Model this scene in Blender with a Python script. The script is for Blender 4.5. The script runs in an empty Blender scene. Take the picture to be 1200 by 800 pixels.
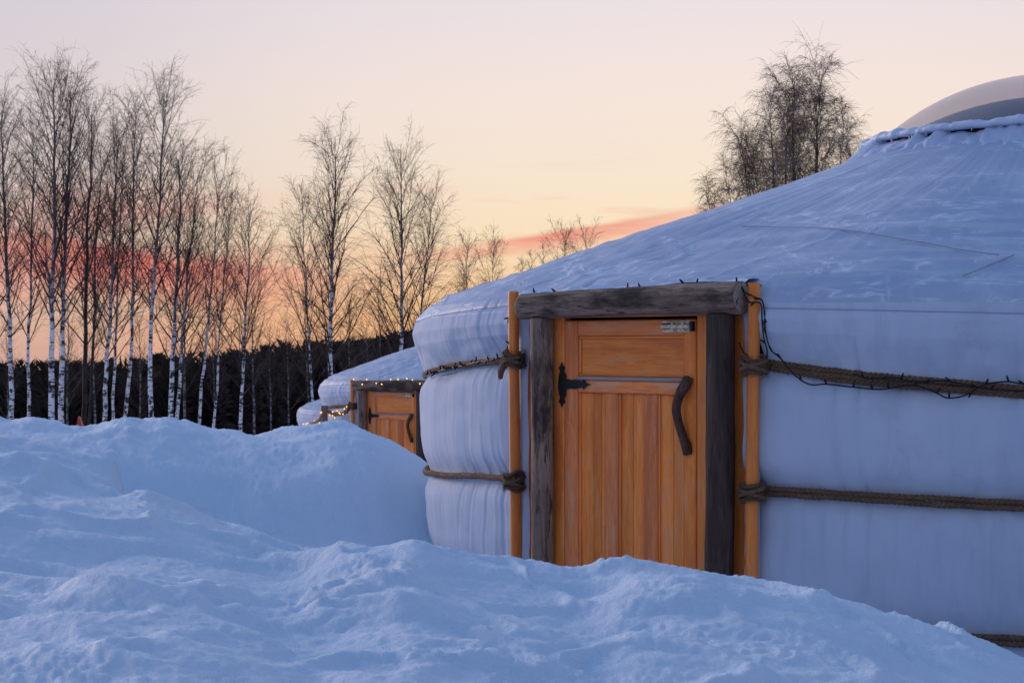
import bpy, math, random
import numpy as np
from mathutils import Vector, Matrix
R = math.radians
sc = bpy.context.scene

# ------------------------------------------------------------------ camera, sky, sun, exposure
F, CX, HY, CAMZ = 2000.0, 600.0, 405.0, 1.4          # focal length in px of a 1200 px wide frame
cam_d = bpy.data.cameras.new('camera'); cam = bpy.data.objects.new('camera', cam_d)
sc.collection.objects.link(cam); sc.camera = cam
cam.location = (0, 0, CAMZ); cam.rotation_euler = (R(90 + 0.143), 0, 0)
cam_d.sensor_width = 36; cam_d.lens = 60; cam_d.clip_start = 0.05; cam_d.clip_end = 6000
cam_d.dof.use_dof = True; cam_d.dof.focus_distance = 8.8; cam_d.dof.aperture_fstop = 14

SUN_AZ, SUN_EL, GLOW_AZ = R(-40), R(-2.5), R(8)                         # where the sun has just gone down
W = bpy.data.worlds.new('World'); sc.world = W; W.use_nodes = True
nt = W.node_tree; nt.nodes.clear(); N = nt.nodes.new; L = nt.links.new
def mth(op, a, b=None, c=None, tree=None, clamp=False):
    t = tree or nt
    n = t.nodes.new('ShaderNodeMath'); n.operation = op; n.use_clamp = clamp
    for i, v in enumerate((a, b, c)):
        if v is None: continue
        if isinstance(v, (int, float)): n.inputs[i].default_value = v
        else: t.links.new(v, n.inputs[i])
    return n.outputs[0]
def ramp(fac, stops, tree=None, interp='LINEAR'):
    t = tree or nt
    n = t.nodes.new('ShaderNodeValToRGB'); n.color_ramp.interpolation = interp
    e = n.color_ramp.elements
    while len(e) < len(stops): e.new(0.5)
    for i, (p, c) in enumerate(stops):
        e[i].position = p
        if isinstance(c, (int, float)): c = (c, c, c)
        e[i].color = (*c[:3], 1)
    t.links.new(fac, n.inputs[0]); return n.outputs[0]
def mix(fac, a, b, tree=None, blend='MIX'):
    t = tree or nt
    n = t.nodes.new('ShaderNodeMix'); n.data_type = 'RGBA'; n.blend_type = blend
    for i, v in ((0, fac), (6, a), (7, b)):
        if isinstance(v, (int, float)): n.inputs[i].default_value = v
        elif isinstance(v, tuple): n.inputs[i].default_value = (*v[:3], 1)
        else: t.links.new(v, n.inputs[i])
    return n.outputs[2]
tc = N('ShaderNodeTexCoord'); sp = N('ShaderNodeSeparateXYZ'); L(tc.outputs['Generated'], sp.inputs[0])
X, Y, Z = sp.outputs
az = mth('ARCTAN2', X, Y)
hl = mth('SQRT', mth('ADD', mth('MULTIPLY', X, X), mth('MULTIPLY', Y, Y)))
el = mth('ARCTAN2', Z, hl)                             # elevation in radians
els = mth('SQRT', mth('MAXIMUM', mth('DIVIDE', el, math.pi/2), 0.0))   # sqrt spreads the low sky
def E_(deg): return math.sqrt(deg/90.0)
warm = ramp(els, [(0, (.93, .45, .18)), (E_(.8), (.96, .54, .235)), (E_(1.7), (.98, .64, .325)), (E_(3.4), (.99, .78, .51)),
                  (E_(5.6), (.97, .81, .64)), (E_(8.5), (.945, .80, .73)), (E_(11.5), (.86, .77, .79)), (E_(18), (.72, .71, .85)),
                  (E_(32), (.44, .56, .83)), (E_(55), (.165, .325, .635)), (1, (.116, .262, .565))])
cool = ramp(els, [(0, (.40, .39, .53)), (E_(5), (.45, .42, .55)), (E_(14), (.46, .475, .61)), (E_(28), (.35, .42, .65)),
                  (E_(50), (.165, .305, .605)), (1, (.116, .262, .565))])
# the afterglow spans the western half; its warmth falls off smoothly with azimuth
rel = mth('COSINE', mth('SUBTRACT', az, float(GLOW_AZ)))
west = ramp(mth('MULTIPLY_ADD', rel, .5, .5), [(0, 0), (.12, .04), (.5, .20), (.82, .33), (.93, .42), (.965, .62), (.985, .88), (1, 1)])
sky = mix(west, cool, warm)
# pink-red cloud bands low over the afterglow, long streaks that rise towards the right
cmb = N('ShaderNodeCombineXYZ')
L(mth('MULTIPLY', az, 5.0), cmb.inputs[0]); L(mth('MULTIPLY', el, 46.0), cmb.inputs[1])
nz = N('ShaderNodeTexNoise'); nz.inputs['Scale'].default_value = 1.6; nz.inputs['Detail'].default_value = 5; nz.inputs['Roughness'].default_value = .55
L(cmb.outputs[0], nz.inputs['Vector'])
nzv = nz.outputs['Fac']
def gauss(v, c, w): 
    d = mth('DIVIDE', mth('SUBTRACT', v, c), w); return mth('POWER', 2.718, mth('MULTIPLY', mth('MULTIPLY', d, d), -1.0))
gapn = N('ShaderNodeTexNoise'); gapn.inputs['Scale'].default_value = 1.0; gapn.inputs['Detail'].default_value = 3
cm2 = N('ShaderNodeCombineXYZ'); L(mth('MULTIPLY', az, 9.0), cm2.inputs[0]); L(mth('MULTIPLY', el, 34.0), cm2.inputs[1]); cm2.inputs[2].default_value = 3.3
L(cm2.outputs[0], gapn.inputs['Vector'])
gv = gapn.outputs['Fac']
# a long streak rising to the right with a crisp upper edge, and a broad flushed bank further left
wob = mth('MULTIPLY', mth('SUBTRACT', gv, .5), .012)
cenA = mth('ADD', mth('MULTIPLY_ADD', az, .135, .0585), wob)
dA = mth('SUBTRACT', el, cenA)
edgeA = mth('MULTIPLY', ramp(mth('MULTIPLY_ADD', dA, 25.0, .5), [(.30, 0), (.45, .9), (.60, 1), (.68, 0)]), gauss(az, .03, .085))
bankB = mth('MULTIPLY', mth('MULTIPLY', gauss(el, mth('MULTIPLY_ADD', wob, 1.4, .049), .030), gauss(az, -.215, .12)), ramp(gv, [(.36, .15), (.54, 1)]))
wisp = mth('MULTIPLY', ramp(nzv, [(.56, 0), (.74, 1)]), ramp(els, [(E_(.4), 0), (E_(1.2), .55), (E_(4.4), .45), (E_(6.5), 0)]))
cl = mth('MAXIMUM', mth('MULTIPLY', edgeA, ramp(nzv, [(.30, .35), (.55, .85)])), mth('MULTIPLY', bankB, ramp(nzv, [(.30, .75), (.5, 1)])))
cl = mth('MAXIMUM', cl, mth('MULTIPLY', wisp, west), clamp=True)
sky = mix(mth('MULTIPLY', cl, .95), sky, (.86, .215, .18))
below = ramp(mth('MULTIPLY', el, -6.0), [(0, 0), (1, 1)])
sky = mix(below, sky, (.20, .27, .44))
nish = N('ShaderNodeTexSky'); nish.sky_type = 'NISHITA'; nish.sun_disc = False
nish.sun_elevation = SUN_EL; nish.sun_rotation = SUN_AZ; nish.altitude = 200
bg1 = N('ShaderNodeBackground'); L(sky, bg1.inputs[0]); bg1.inputs[1].default_value = .96
bg2 = N('ShaderNodeBackground'); L(nish.outputs[0], bg2.inputs[0]); bg2.inputs[1].default_value = .05
ad = N('ShaderNodeAddShader'); L(bg1.outputs[0], ad.inputs[0]); L(bg2.outputs[0], ad.inputs[1])
wo = N('ShaderNodeOutputWorld'); L(ad.outputs[0], wo.inputs[0])

sl = bpy.data.lights.new('sun', 'SUN'); so = bpy.data.objects.new('sun', sl); sc.collection.objects.link(so)
sl.energy = 2.0; sl.angle = R(20); sl.color = (1, .80, .76)
so.rotation_euler = (R(90 - 11), 0, math.pi - SUN_AZ)
so.location = (0, 0, 30)
vs = sc.view_settings; vs.view_transform = 'Standard'; vs.look = 'None'; vs.exposure = 0.0; vs.gamma = 1; vs.use_curve_mapping = False
try:
    sc.cycles.use_denoising = True; sc.cycles.denoiser = 'OPENIMAGEDENOISE'
    sc.cycles.max_bounces = 8; sc.cycles.transparent_max_bounces = 12
    sc.cycles.denoising_prefilter = 'ACCURATE'
except Exception: pass

# ------------------------------------------------------------------ helpers
COL = sc.collection
def mesh_np(name, V, Fq, smooth=True, tris=None):
    """quads Fq (n,4) and tris (m,3) to a mesh"""
    me = bpy.data.meshes.new(name)
    V = np.asarray(V, dtype=np.float32)
    nq = 0 if Fq is None else len(Fq); ntr = 0 if tris is None else len(tris)
    me.vertices.add(len(V)); me.vertices.foreach_set('co', V.ravel())
    me.loops.add(nq*4 + ntr*3); me.polygons.add(nq + ntr)
    li = []; st = []
    if nq: li.append(np.asarray(Fq, dtype=np.int32).ravel()); st.append(np.arange(nq, dtype=np.int32)*4)
    if ntr: li.append(np.asarray(tris, dtype=np.int32).ravel()); st.append(nq*4 + np.arange(ntr, dtype=np.int32)*3)
    me.loops.foreach_set('vertex_index', np.concatenate(li))
    me.polygons.foreach_set('loop_start', np.concatenate(st))
    me.polygons.foreach_set('use_smooth', np.full(nq + ntr, smooth, dtype=bool))
    me.update(calc_edges=True); me.validate()
    return me
def obj(name, me, mat, parent=None, loc=(0, 0, 0), rot=(0, 0, 0)):
    o = bpy.data.objects.new(name, me); COL.objects.link(o)
    if mat is not None and not me.materials: me.materials.append(mat)
    o.location = loc; o.rotation_euler = rot
    if parent is not None: o.parent = parent
    return o
def tag(o, label, cat, group=None, kind=None):
    if label: o['label'] = label
    if cat: o['category'] = cat
    if group: o['group'] = group
    if kind: o['kind'] = kind
    return o
def empty(name, loc=(0, 0, 0), rz=0, parent=None):
    o = bpy.data.objects.new(name, None); COL.objects.link(o); o.location = loc; o.rotation_euler = (0, 0, rz)
    o.empty_display_size = .2
    if parent is not None: o.parent = parent
    return o
def copy_tree(o, parent=None):
    c = o.copy(); COL.objects.link(c); c.parent = parent
    for ch in list(o.children): copy_tree(ch, c)
    return c
def grid_faces(nu, nv, wrap=False):
    """vertex (i,j) = i*nv+j, i along u"""
    i = np.arange(nu if wrap else nu-1); j = np.arange(nv-1)
    I, J = np.meshgrid(i, j, indexing='ij'); I2 = (I+1) % nu
    return np.stack([I*nv+J, I2*nv+J, I2*nv+J+1, I*nv+J+1], -1).reshape(-1, 4)
# ---- vectorised gradient noise
_rs = np.random.RandomState(7); _P = _rs.permutation(512)
_G = np.stack([np.cos(np.arange(512)*2.39996), np.sin(np.arange(512)*2.39996)], -1)[_rs.permutation(512)]
def perlin(x, y, seed=0):
    x = np.asarray(x, float) + seed*17.31; y = np.asarray(y, float) + seed*9.77
    xi = np.floor(x).astype(int); yi = np.floor(y).astype(int); xf = x-xi; yf = y-yi
    u = xf*xf*xf*(xf*(xf*6-15)+10); v = yf*yf*yf*(yf*(yf*6-15)+10)
    def g(ix, iy, dx, dy):
        h = _P[(_P[ix & 511] + iy) & 511]; G = _G[h]; return G[..., 0]*dx + G[..., 1]*dy
    a = g(xi, yi, xf, yf); b = g(xi+1, yi, xf-1, yf); c = g(xi, yi+1, xf, yf-1); d = g(xi+1, yi+1, xf-1, yf-1)
    return 1.5*((a*(1-u)+b*u)*(1-v) + (c*(1-u)+d*u)*v)
def fbm(x, y, oct=4, seed=0, gain=.5):
    s = 0; a = 1
    for k in range(oct): s = s + a*perlin(x*2**k, y*2**k, seed+k); a *= gain
    return s
def cells(x, y, seed=0):
    """distance to the nearest of jittered cell points (rounded clods)"""
    xi = np.floor(x).astype(int); yi = np.floor(y).astype(int); best = np.full(np.shape(x), 9.0)
    for dx in (-1, 0, 1):
        for dy in (-1, 0, 1):
            h = _P[(_P[(xi+dx+seed*31) & 511] + yi+dy) & 511]; h2 = _P[(h+77) & 511]
            px = xi+dx+h/512.; py = yi+dy+h2/512.
            best = np.minimum(best, (x-px)**2 + (y-py)**2)
    return np.sqrt(best)
def sstep(a, b, x): t = np.clip((x-a)/(b-a), 0, 1); return t*t*(3-2*t)
# ---- tubes and solids
def tube_np(pts, rad, sides=8, caps=True, noise=0, seed=0, flat=None):
    P = np.asarray(pts, float); n = len(P); rad = np.broadcast_to(np.asarray(rad, float), (n,))
    T = np.gradient(P, axis=0); T /= np.linalg.norm(T, axis=1, keepdims=True)+1e-12
    ref = np.array([0, 0, 1.0]) if abs(T[0][2]) < .8 else np.array([1.0, 0, 0])
    A = np.zeros_like(P); B = np.zeros_like(P); a = ref
    for i in range(n):
        a = a - T[i]*np.dot(a, T[i]); a = a/(np.linalg.norm(a)+1e-12); A[i] = a; B[i] = np.cross(T[i], a)
    th = np.linspace(0, 2*np.pi, sides, endpoint=False)
    rr = rad[:, None]*np.ones(sides)
    if noise:
        s = np.concatenate([[0], np.cumsum(np.linalg.norm(np.diff(P, axis=0), axis=1))])
        rr = rr*(1 + noise*fbm(np.cos(th)[None]*1.3 + s[:, None]*2.5, np.sin(th)[None]*1.3 + s[:, None]*1.1, 3, seed))
    V = P[:, None] + rr[..., None]*(np.cos(th)[None, :, None]*A[:, None] + np.sin(th)[None, :, None]*B[:, None])
    V = V.reshape(-1, 3)
    i = np.arange(n-1)[:, None]; j = np.arange(sides)[None]; j2 = (j+1) % sides
    Q = np.stack([i*sides+j, i*sides+j2, (i+1)*sides+j2, (i+1)*sides+j], -1).reshape(-1, 4)
    T3 = None
    if caps:
        V = np.vstack([V, P[0], P[-1]]); c0 = n*sides; jj = np.arange(sides); k = (jj+1) % sides
        T3 = np.vstack([np.stack([np.full(sides, c0), k, jj], -1), np.stack([np.full(sides, c0+1), (n-1)*sides+jj, (n-1)*sides+k], -1)])
    return V, Q, T3
class MB:
    def __init__(s): s.V = []; s.Q = []; s.T = []; s.n = 0
    def add(s, V, Q=None, T=None):
        V = np.asarray(V, float); s.V.append(V)
        if Q is not None and len(Q): s.Q.append(np.asarray(Q)+s.n)
        if T is not None and len(T): s.T.append(np.asarray(T)+s.n)
        s.n += len(V); return s
    def tube(s, *a, **k): return s.add(*tube_np(*a, **k))
    def mesh(s, name, smooth=True):
        return mesh_np(name, np.vstack(s.V), np.vstack(s.Q) if s.Q else None, smooth, np.vstack(s.T) if s.T else None)
def prisms(p0, p1, r0, r1, sides=3):
    """many separate thin segments in one go"""
    p0 = np.asarray(p0, float); p1 = np.asarray(p1, float); d = p1-p0
    d /= np.linalg.norm(d, axis=1, keepdims=True)+1e-9
    ref = np.where(np.abs(d[:, 2:3]) < .8, np.array([[0, 0, 1.0]]), np.array([[1.0, 0, 0]]))
    a = np.cross(d, ref); a /= np.linalg.norm(a, axis=1, keepdims=True)+1e-9; b = np.cross(d, a)
    n = len(p0); V = np.zeros((n, 2*sides, 3))
    for k in range(sides):
        t = 2*np.pi*k/sides; o = np.cos(t)*a + np.sin(t)*b
        V[:, k] = p0 + o*np.asarray(r0)[:, None]; V[:, sides+k] = p1 + o*np.asarray(r1)[:, None]
    base = (np.arange(n)*2*sides)[:, None]
    Q = np.concatenate([np.stack([base[:, 0]+k, base[:, 0]+(k+1) % sides, base[:, 0]+sides+(k+1) % sides, base[:, 0]+sides+k], -1) for k in range(sides)])
    return V.reshape(-1, 3), Q
def box_mesh(name, sx, sy, sz, bev=.003):
    """bevelled board centred on the origin (24 vertices)"""
    V = []; hx, hy, hz = sx/2, sy/2, sz/2; b = min(bev, hx*.45, hy*.45, hz*.45)
    idx = {}
    for X_ in (-1, 1):
        for Y_ in (-1, 1):
            for Z_ in (-1, 1):
                idx[(X_, Y_, Z_)] = len(V)
                V += [(X_*hx, Y_*(hy-b), Z_*(hz-b)), (X_*(hx-b), Y_*hy, Z_*(hz-b)), (X_*(hx-b), Y_*(hy-b), Z_*hz)]
    import itertools
    faces = []
    def I(s, ax): return idx[s]+ax
    cor = [(-1, -1), (1, -1), (1, 1), (-1, 1)]
    def mk(ax, sg, c):
        s = [0, 0, 0]; o = [k for k in range(3) if k != ax]; s[ax] = sg; s[o[0]] = c[0]; s[o[1]] = c[1]; return tuple(s)
    for ax in range(3):
        for sg in (-1, 1): faces.append([I(mk(ax, sg, c), ax) for c in cor])
    for ax in range(3):                                   # edge bevels along axis ax
        o = [k for k in range(3) if k != ax]
        for s0 in (-1, 1):
            for s1 in (-1, 1):
                lo = [0, 0, 0]; hi = [0, 0, 0]; lo[ax] = -1; hi[ax] = 1
                for q in (lo, hi): q[o[0]] = s0; q[o[1]] = s1
                lo, hi = tuple(lo), tuple(hi)
                faces.append([I(lo, o[0]), I(hi, o[0]), I(hi, o[1]), I(lo, o[1])])
    tri = [[I(s, 0), I(s, 1), I(s, 2)] for s in idx]
    me = mesh_np(name, V, faces, False, tri)
    import bmesh
    bm = bmesh.new(); bm.from_mesh(me); bmesh.ops.recalc_face_normals(bm, faces=bm.faces); bm.to_mesh(me); bm.free()
    return me
def outline_mesh(name, pts, t):
    """flat plate of outline pts (x,z) with thickness t along -y"""
    n = len(pts); V = [(x, 0, z) for x, z in pts] + [(x, -t, z) for x, z in pts]
    me = bpy.data.meshes.new(name)
    me.from_pydata(V, [], [list(range(n)), list(range(2*n-1, n-1, -1))] + [[i, n+i, n+(i+1) % n, (i+1) % n] for i in range(n)])
    import bmesh
    bm = bmesh.new(); bm.from_mesh(me); bmesh.ops.recalc_face_normals(bm, faces=bm.faces); bm.to_mesh(me); bm.free()
    return me

# ------------------------------------------------------------------ materials
def newmat(name):
    m = bpy.data.materials.new(name); m.use_nodes = True; t = m.node_tree; t.nodes.clear()
    out = t.nodes.new('ShaderNodeOutputMaterial'); b = t.nodes.new('ShaderNodeBsdfPrincipled'); t.links.new(b.outputs[0], out.inputs[0])
    b.inputs['Specular IOR Level'].default_value = .25
    return m, t, b, out
def noise(t, scale, detail=4, rough=.55, vec='Object', stretch=(1, 1, 1), rnd=True, dist=0):
    c = t.nodes.new('ShaderNodeTexCoord'); mp = t.nodes.new('ShaderNodeMapping'); mp.inputs['Scale'].default_value = stretch
    t.links.new(c.outputs[vec], mp.inputs[0])
    if rnd:
        oi = t.nodes.new('ShaderNodeObjectInfo'); mm = t.nodes.new('ShaderNodeMath'); mm.operation = 'MULTIPLY'; mm.inputs[1].default_value = 37
        t.links.new(oi.outputs['Random'], mm.inputs[0]); t.links.new(mm.outputs[0], mp.inputs['Location'])
    n = t.nodes.new('ShaderNodeTexNoise'); n.inputs['Scale'].default_value = scale; n.inputs['Detail'].default_value = detail; n.inputs['Roughness'].default_value = rough
    n.inputs['Distortion'].default_value = dist
    t.links.new(mp.outputs[0], n.inputs['Vector']); return n.outputs['Fac']
def bump(t, b, h, strength=.3, dist=.01):
    n = t.nodes.new('ShaderNodeBump'); n.inputs['Strength'].default_value = strength; n.inputs['Distance'].default_value = dist
    t.links.new(h, n.inputs['Height']); t.links.new(n.outputs[0], b.inputs['Normal']); return n
M = {}
# snow
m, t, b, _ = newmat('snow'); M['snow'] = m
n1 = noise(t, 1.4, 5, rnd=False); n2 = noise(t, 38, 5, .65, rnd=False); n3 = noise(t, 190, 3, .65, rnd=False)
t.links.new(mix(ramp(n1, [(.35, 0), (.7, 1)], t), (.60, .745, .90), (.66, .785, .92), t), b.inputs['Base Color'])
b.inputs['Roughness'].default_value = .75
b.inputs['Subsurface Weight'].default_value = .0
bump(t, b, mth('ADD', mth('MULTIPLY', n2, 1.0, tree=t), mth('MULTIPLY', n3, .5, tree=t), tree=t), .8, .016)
# packed snow that lies on the yurts
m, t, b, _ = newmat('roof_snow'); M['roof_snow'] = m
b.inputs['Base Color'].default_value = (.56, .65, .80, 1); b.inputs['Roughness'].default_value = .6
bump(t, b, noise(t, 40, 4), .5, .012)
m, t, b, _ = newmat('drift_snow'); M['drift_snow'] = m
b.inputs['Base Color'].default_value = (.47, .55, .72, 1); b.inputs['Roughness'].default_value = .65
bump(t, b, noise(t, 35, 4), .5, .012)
# wall canvas
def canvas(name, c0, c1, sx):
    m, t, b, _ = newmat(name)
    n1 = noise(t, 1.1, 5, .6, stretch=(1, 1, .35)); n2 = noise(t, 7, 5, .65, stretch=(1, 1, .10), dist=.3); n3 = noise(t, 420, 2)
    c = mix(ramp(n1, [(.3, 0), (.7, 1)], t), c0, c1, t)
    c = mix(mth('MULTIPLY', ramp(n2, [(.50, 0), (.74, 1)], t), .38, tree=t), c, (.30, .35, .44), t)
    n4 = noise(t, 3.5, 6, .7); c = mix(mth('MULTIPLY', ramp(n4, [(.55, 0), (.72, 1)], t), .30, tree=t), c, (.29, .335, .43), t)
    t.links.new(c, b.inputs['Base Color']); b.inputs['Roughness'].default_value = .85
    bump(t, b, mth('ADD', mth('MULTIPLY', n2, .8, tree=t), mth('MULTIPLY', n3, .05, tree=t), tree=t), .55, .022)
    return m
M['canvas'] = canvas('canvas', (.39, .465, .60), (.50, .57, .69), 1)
# roof canvas with frost and thin blown snow
m, t, b, _ = newmat('roof_canvas'); M['roof_canvas'] = m
g = noise(t, 1.0, 6, .62, stretch=(1, 1, 1)); g2 = noise(t, 3.2, 6, .7, stretch=(1, 1, .5), dist=.6); g3 = noise(t, 60, 3)
ln1 = noise(t, 1.3, 4, .6, stretch=(.55, .55, 3.2), dist=.5); ln2 = noise(t, 1.7, 4, .6, stretch=(1, 1, .8), dist=.4)
def thin(v, w): return ramp(mth('ABSOLUTE', mth('SUBTRACT', v, .5, tree=t), tree=t), [(0, 1), (w, .35), (w*2.2, 0)], t)
film = mth('MULTIPLY', mth('MAXIMUM', thin(ln1, .012), mth('MULTIPLY', thin(ln2, .008), .7, tree=t), tree=t), ramp(g2, [(.42, 0), (.6, 1)], t), tree=t)
fac = ramp(mth('ADD', mth('MULTIPLY', g, .45, tree=t), mth('MULTIPLY', g2, .55, tree=t), tree=t), [(.52, 0), (.60, .22), (.68, 1)], t)
fac = mth('MAXIMUM', fac, mth('MULTIPLY', film, .9, tree=t), tree=t)
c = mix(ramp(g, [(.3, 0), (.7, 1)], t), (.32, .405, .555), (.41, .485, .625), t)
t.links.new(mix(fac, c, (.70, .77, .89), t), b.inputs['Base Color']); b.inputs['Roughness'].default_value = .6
bump(t, b, mth('ADD', mth('MULTIPLY', fac, .9, tree=t), mth('MULTIPLY', g3, .25, tree=t), tree=t), .45, .012)
# varnished pine, grain along local Z ('v') or X ('h')
def pine(name, ax, c0, c1, c2, worn):
    m, t, b, _ = newmat(name)
    s = {'v': (1, 1, .07), 'h': (.07, 1, 1)}[ax]; s2 = {'v': (1, 1, .14), 'h': (.14, 1, 1)}[ax]
    a = noise(t, 26, 4, .55, stretch=s, dist=.7); a2 = noise(t, 150, 3, .6, stretch=s); a3 = noise(t, 7, 5, .65, stretch=s2); a4 = noise(t, 30, 5, .7, stretch=s2)
    rings = mth('FRACT', mth('MULTIPLY', a, 5.0, tree=t), tree=t)
    c = mix(ramp(rings, [(0, 0), (.75, .8), (.93, 1), (1, 0)], t), c0, c1, t)
    c = mix(mth('MULTIPLY', ramp(a2, [(.45, 0), (.7, 1)], t), .35, tree=t), c, c2, t)
    c = mix(mth('MULTIPLY', ramp(a3, [(.36, 1), (.52, 0)], t), .60, tree=t), c, c2, t)
    w = mth('MULTIPLY', ramp(mth('MULTIPLY', a4, mth('ADD', a3, .5, tree=t), tree=t), [(.52, 0), (.66, 1)], t), worn, tree=t)
    c = mix(w, c, (.62, .34, .19), t)
    oi = t.nodes.new('ShaderNodeObjectInfo')
    hs = t.nodes.new('ShaderNodeHueSaturation'); t.links.new(c, hs.inputs['Color'])
    t.links.new(mth('MULTIPLY_ADD', oi.outputs['Random'], .26, .90, tree=t), hs.inputs['Value'])
    t.links.new(hs.outputs[0], b.inputs['Base Color']); b.inputs['Roughness'].default_value = .5; b.inputs['Specular IOR Level'].default_value = .3
    bump(t, b, mth('ADD', mth('MULTIPLY', a2, .5, tree=t), mth('MULTIPLY', a4, .5, tree=t), tree=t), .25, .004)
    return m
oc = ((.98, .32, .058), (.86, .235, .04), (.52, .12, .025))
M['pine_v'] = pine('pine_v', 'v', *oc, .5); M['pine_h'] = pine('pine_h', 'h', *oc, .5)
rc = ((.90, .29, .085), (.74, .20, .06), (.44, .11, .04))
M['redpine_v'] = pine('redpine_v', 'v', *rc, .9); M['redpine_h'] = pine('redpine_h', 'h', *rc, .9)
M['pole'] = pine('pole_wood', 'v', (.90, .29, .050), (.78, .23, .040), (.50, .135, .03), .15)
M['ledge'] = pine('grey_ledge', 'h', (.42, .34, .33), (.34, .27, .26), (.20, .15, .14), .4)
# weathered grey log: streaks along local Z
def logmat(name, c0, c1, c2, lo):
    m, t, b, _ = newmat(name)
    a = noise(t, 18, 6, .65, stretch=(1, 1, .10), dist=.4); a2 = noise(t, 60, 4, .65, stretch=(1, 1, .12)); a3 = noise(t, 5, 5, .7, stretch=(1, 1, .35))
    c = mix(ramp(a, [(.35, 0), (.65, 1)], t), c0, c1, t)
    c = mix(ramp(a3, [(lo, 0), (lo+.13, .85)], t), c, c2, t)
    c = mix(ramp(a2, [(.34, .95), (.46, 0)], t), c, (.025, .02, .022), t)
    t.links.new(c, b.inputs['Base Color']); b.inputs['Roughness'].default_value = .8
    bump(t, b, mth('ADD', a2, mth('MULTIPLY', a, .8, tree=t), tree=t), .9, .012); return m
M['log'] = logmat('weathered_log', (.36, .25, .19), (.14, .092, .072), (.020, .014, .012), .475)
M['log_dark'] = logmat('dark_log', (.095, .062, .048), (.034, .023, .020), (.22, .10, .058), .55)
M['log_end'] = logmat('sawn_end', (.42, .33, .27), (.30, .23, .19), (.18, .13, .11), .6)
m, t, b, _ = newmat('branch_handle'); M['branch'] = m
a = noise(t, 40, 4, .6, stretch=(1, 1, .3))
t.links.new(ramp(a, [(.3, (.035, .018, .014)), (.55, (.10, .05, .035)), (.75, (.22, .12, .09))], t), b.inputs['Base Color']); b.inputs['Roughness'].default_value = .6
bump(t, b, a, .6, .006)
m, t, b, _ = newmat('black_iron'); M['iron'] = m
b.inputs['Base Color'].default_value = (.012, .012, .014, 1); b.inputs['Roughness'].default_value = .55; b.inputs['Specular IOR Level'].default_value = .3
bump(t, b, noise(t, 90, 3), .3, .002)
m, t, b, _ = newmat('zinc'); M['zinc'] = m
a = noise(t, 45, 4)
t.links.new(ramp(a, [(.35, (.46, .37, .24)), (.6, (.78, .72, .56))], t), b.inputs['Base Color']); b.inputs['Metallic'].default_value = .15; b.inputs['Roughness'].default_value = .45
# hemp rope
def ropemat(name, k):
    m, t, b, _ = newmat(name)
    a = noise(t, 90, 4, .7); a2 = noise(t, 6, 4, .6)
    c = mix(ramp(a, [(.3, 0), (.7, 1)], t), (.075*k, .043*k, .027*k), (.23*k, .140*k, .088*k), t)
    c = mix(ramp(a2, [(.45, 0), (.7, .5)], t), c, (.045, .038, .026), t)
    t.links.new(c, b.inputs['Base Color']); b.inputs['Roughness'].default_value = .95
    bump(t, b, a, .8, .006); return m
M['rope'] = ropemat('hemp_rope', 1.0); M['rope_light'] = ropemat('pale_hemp_rope', 1.75)
m, t, b, _ = newmat('black_cord'); M['cord'] = m
b.inputs['Base Color'].default_value = (.008, .008, .011, 1); b.inputs['Roughness'].default_value = .5
m, t, b, _ = newmat('lit_bulb'); M['bulb'] = m
b.inputs['Base Color'].default_value = (1, .6, .15, 1); b.inputs['Emission Color'].default_value = (1, .42, .07, 1); b.inputs['Emission Strength'].default_value = 2.4
m, t, b, _ = newmat('ring_felt'); M['dark_band'] = m
b.inputs['Base Color'].default_value = (.012, .011, .010, 1); b.inputs['Roughness'].default_value = .9
bump(t, b, noise(t, 50, 3), .4, .004)
m, t, b, _ = newmat('seam_thread'); M['seam'] = m
b.inputs['Base Color'].default_value = (.27, .33, .45, 1); b.inputs['Roughness'].default_value = .9
bump(t, b, noise(t, 200, 2), .3, .002)
# acrylic dome
m, t, b, out = newmat('acrylic_dome'); M['dome'] = m
a = noise(t, 2.2, 4, .55, stretch=(1, 1, 2))
t.links.new(mix(ramp(a, [(.35, 0), (.7, 1)], t), (.40, .37, .40), (.62, .57, .58), t), b.inputs['Base Color']); b.inputs['Roughness'].default_value = .16; b.inputs['Specular IOR Level'].default_value = .8
tr = t.nodes.new('ShaderNodeBsdfTransparent'); tr.inputs[0].default_value = (.86, .83, .86, 1)
ms = t.nodes.new('ShaderNodeMixShader'); ms.inputs[0].default_value = .36
t.links.new(tr.outputs[0], ms.inputs[1]); t.links.new(b.outputs[0], ms.inputs[2]); t.links.new(ms.outputs[0], out.inputs[0])
m, t, b, _ = newmat('reflection_shell'); M['reflection_dark'] = m  # dark tone that paints the reflected arc inside the dome
b.inputs['Base Color'].default_value = (.10, .085, .10, 1); b.inputs['Roughness'].default_value = .35
bump(t, b, noise(t, 3, 3), .2, .02)
m, t, b, _ = newmat('ice'); M['ice'] = m
b.inputs['Base Color'].default_value = (.75, .83, .92, 1); b.inputs['Roughness'].default_value = .15; b.inputs['Transmission Weight'].default_value = .5; b.inputs['IOR'].default_value = 1.31
bump(t, b, noise(t, 60, 2), .2, .003)
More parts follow.
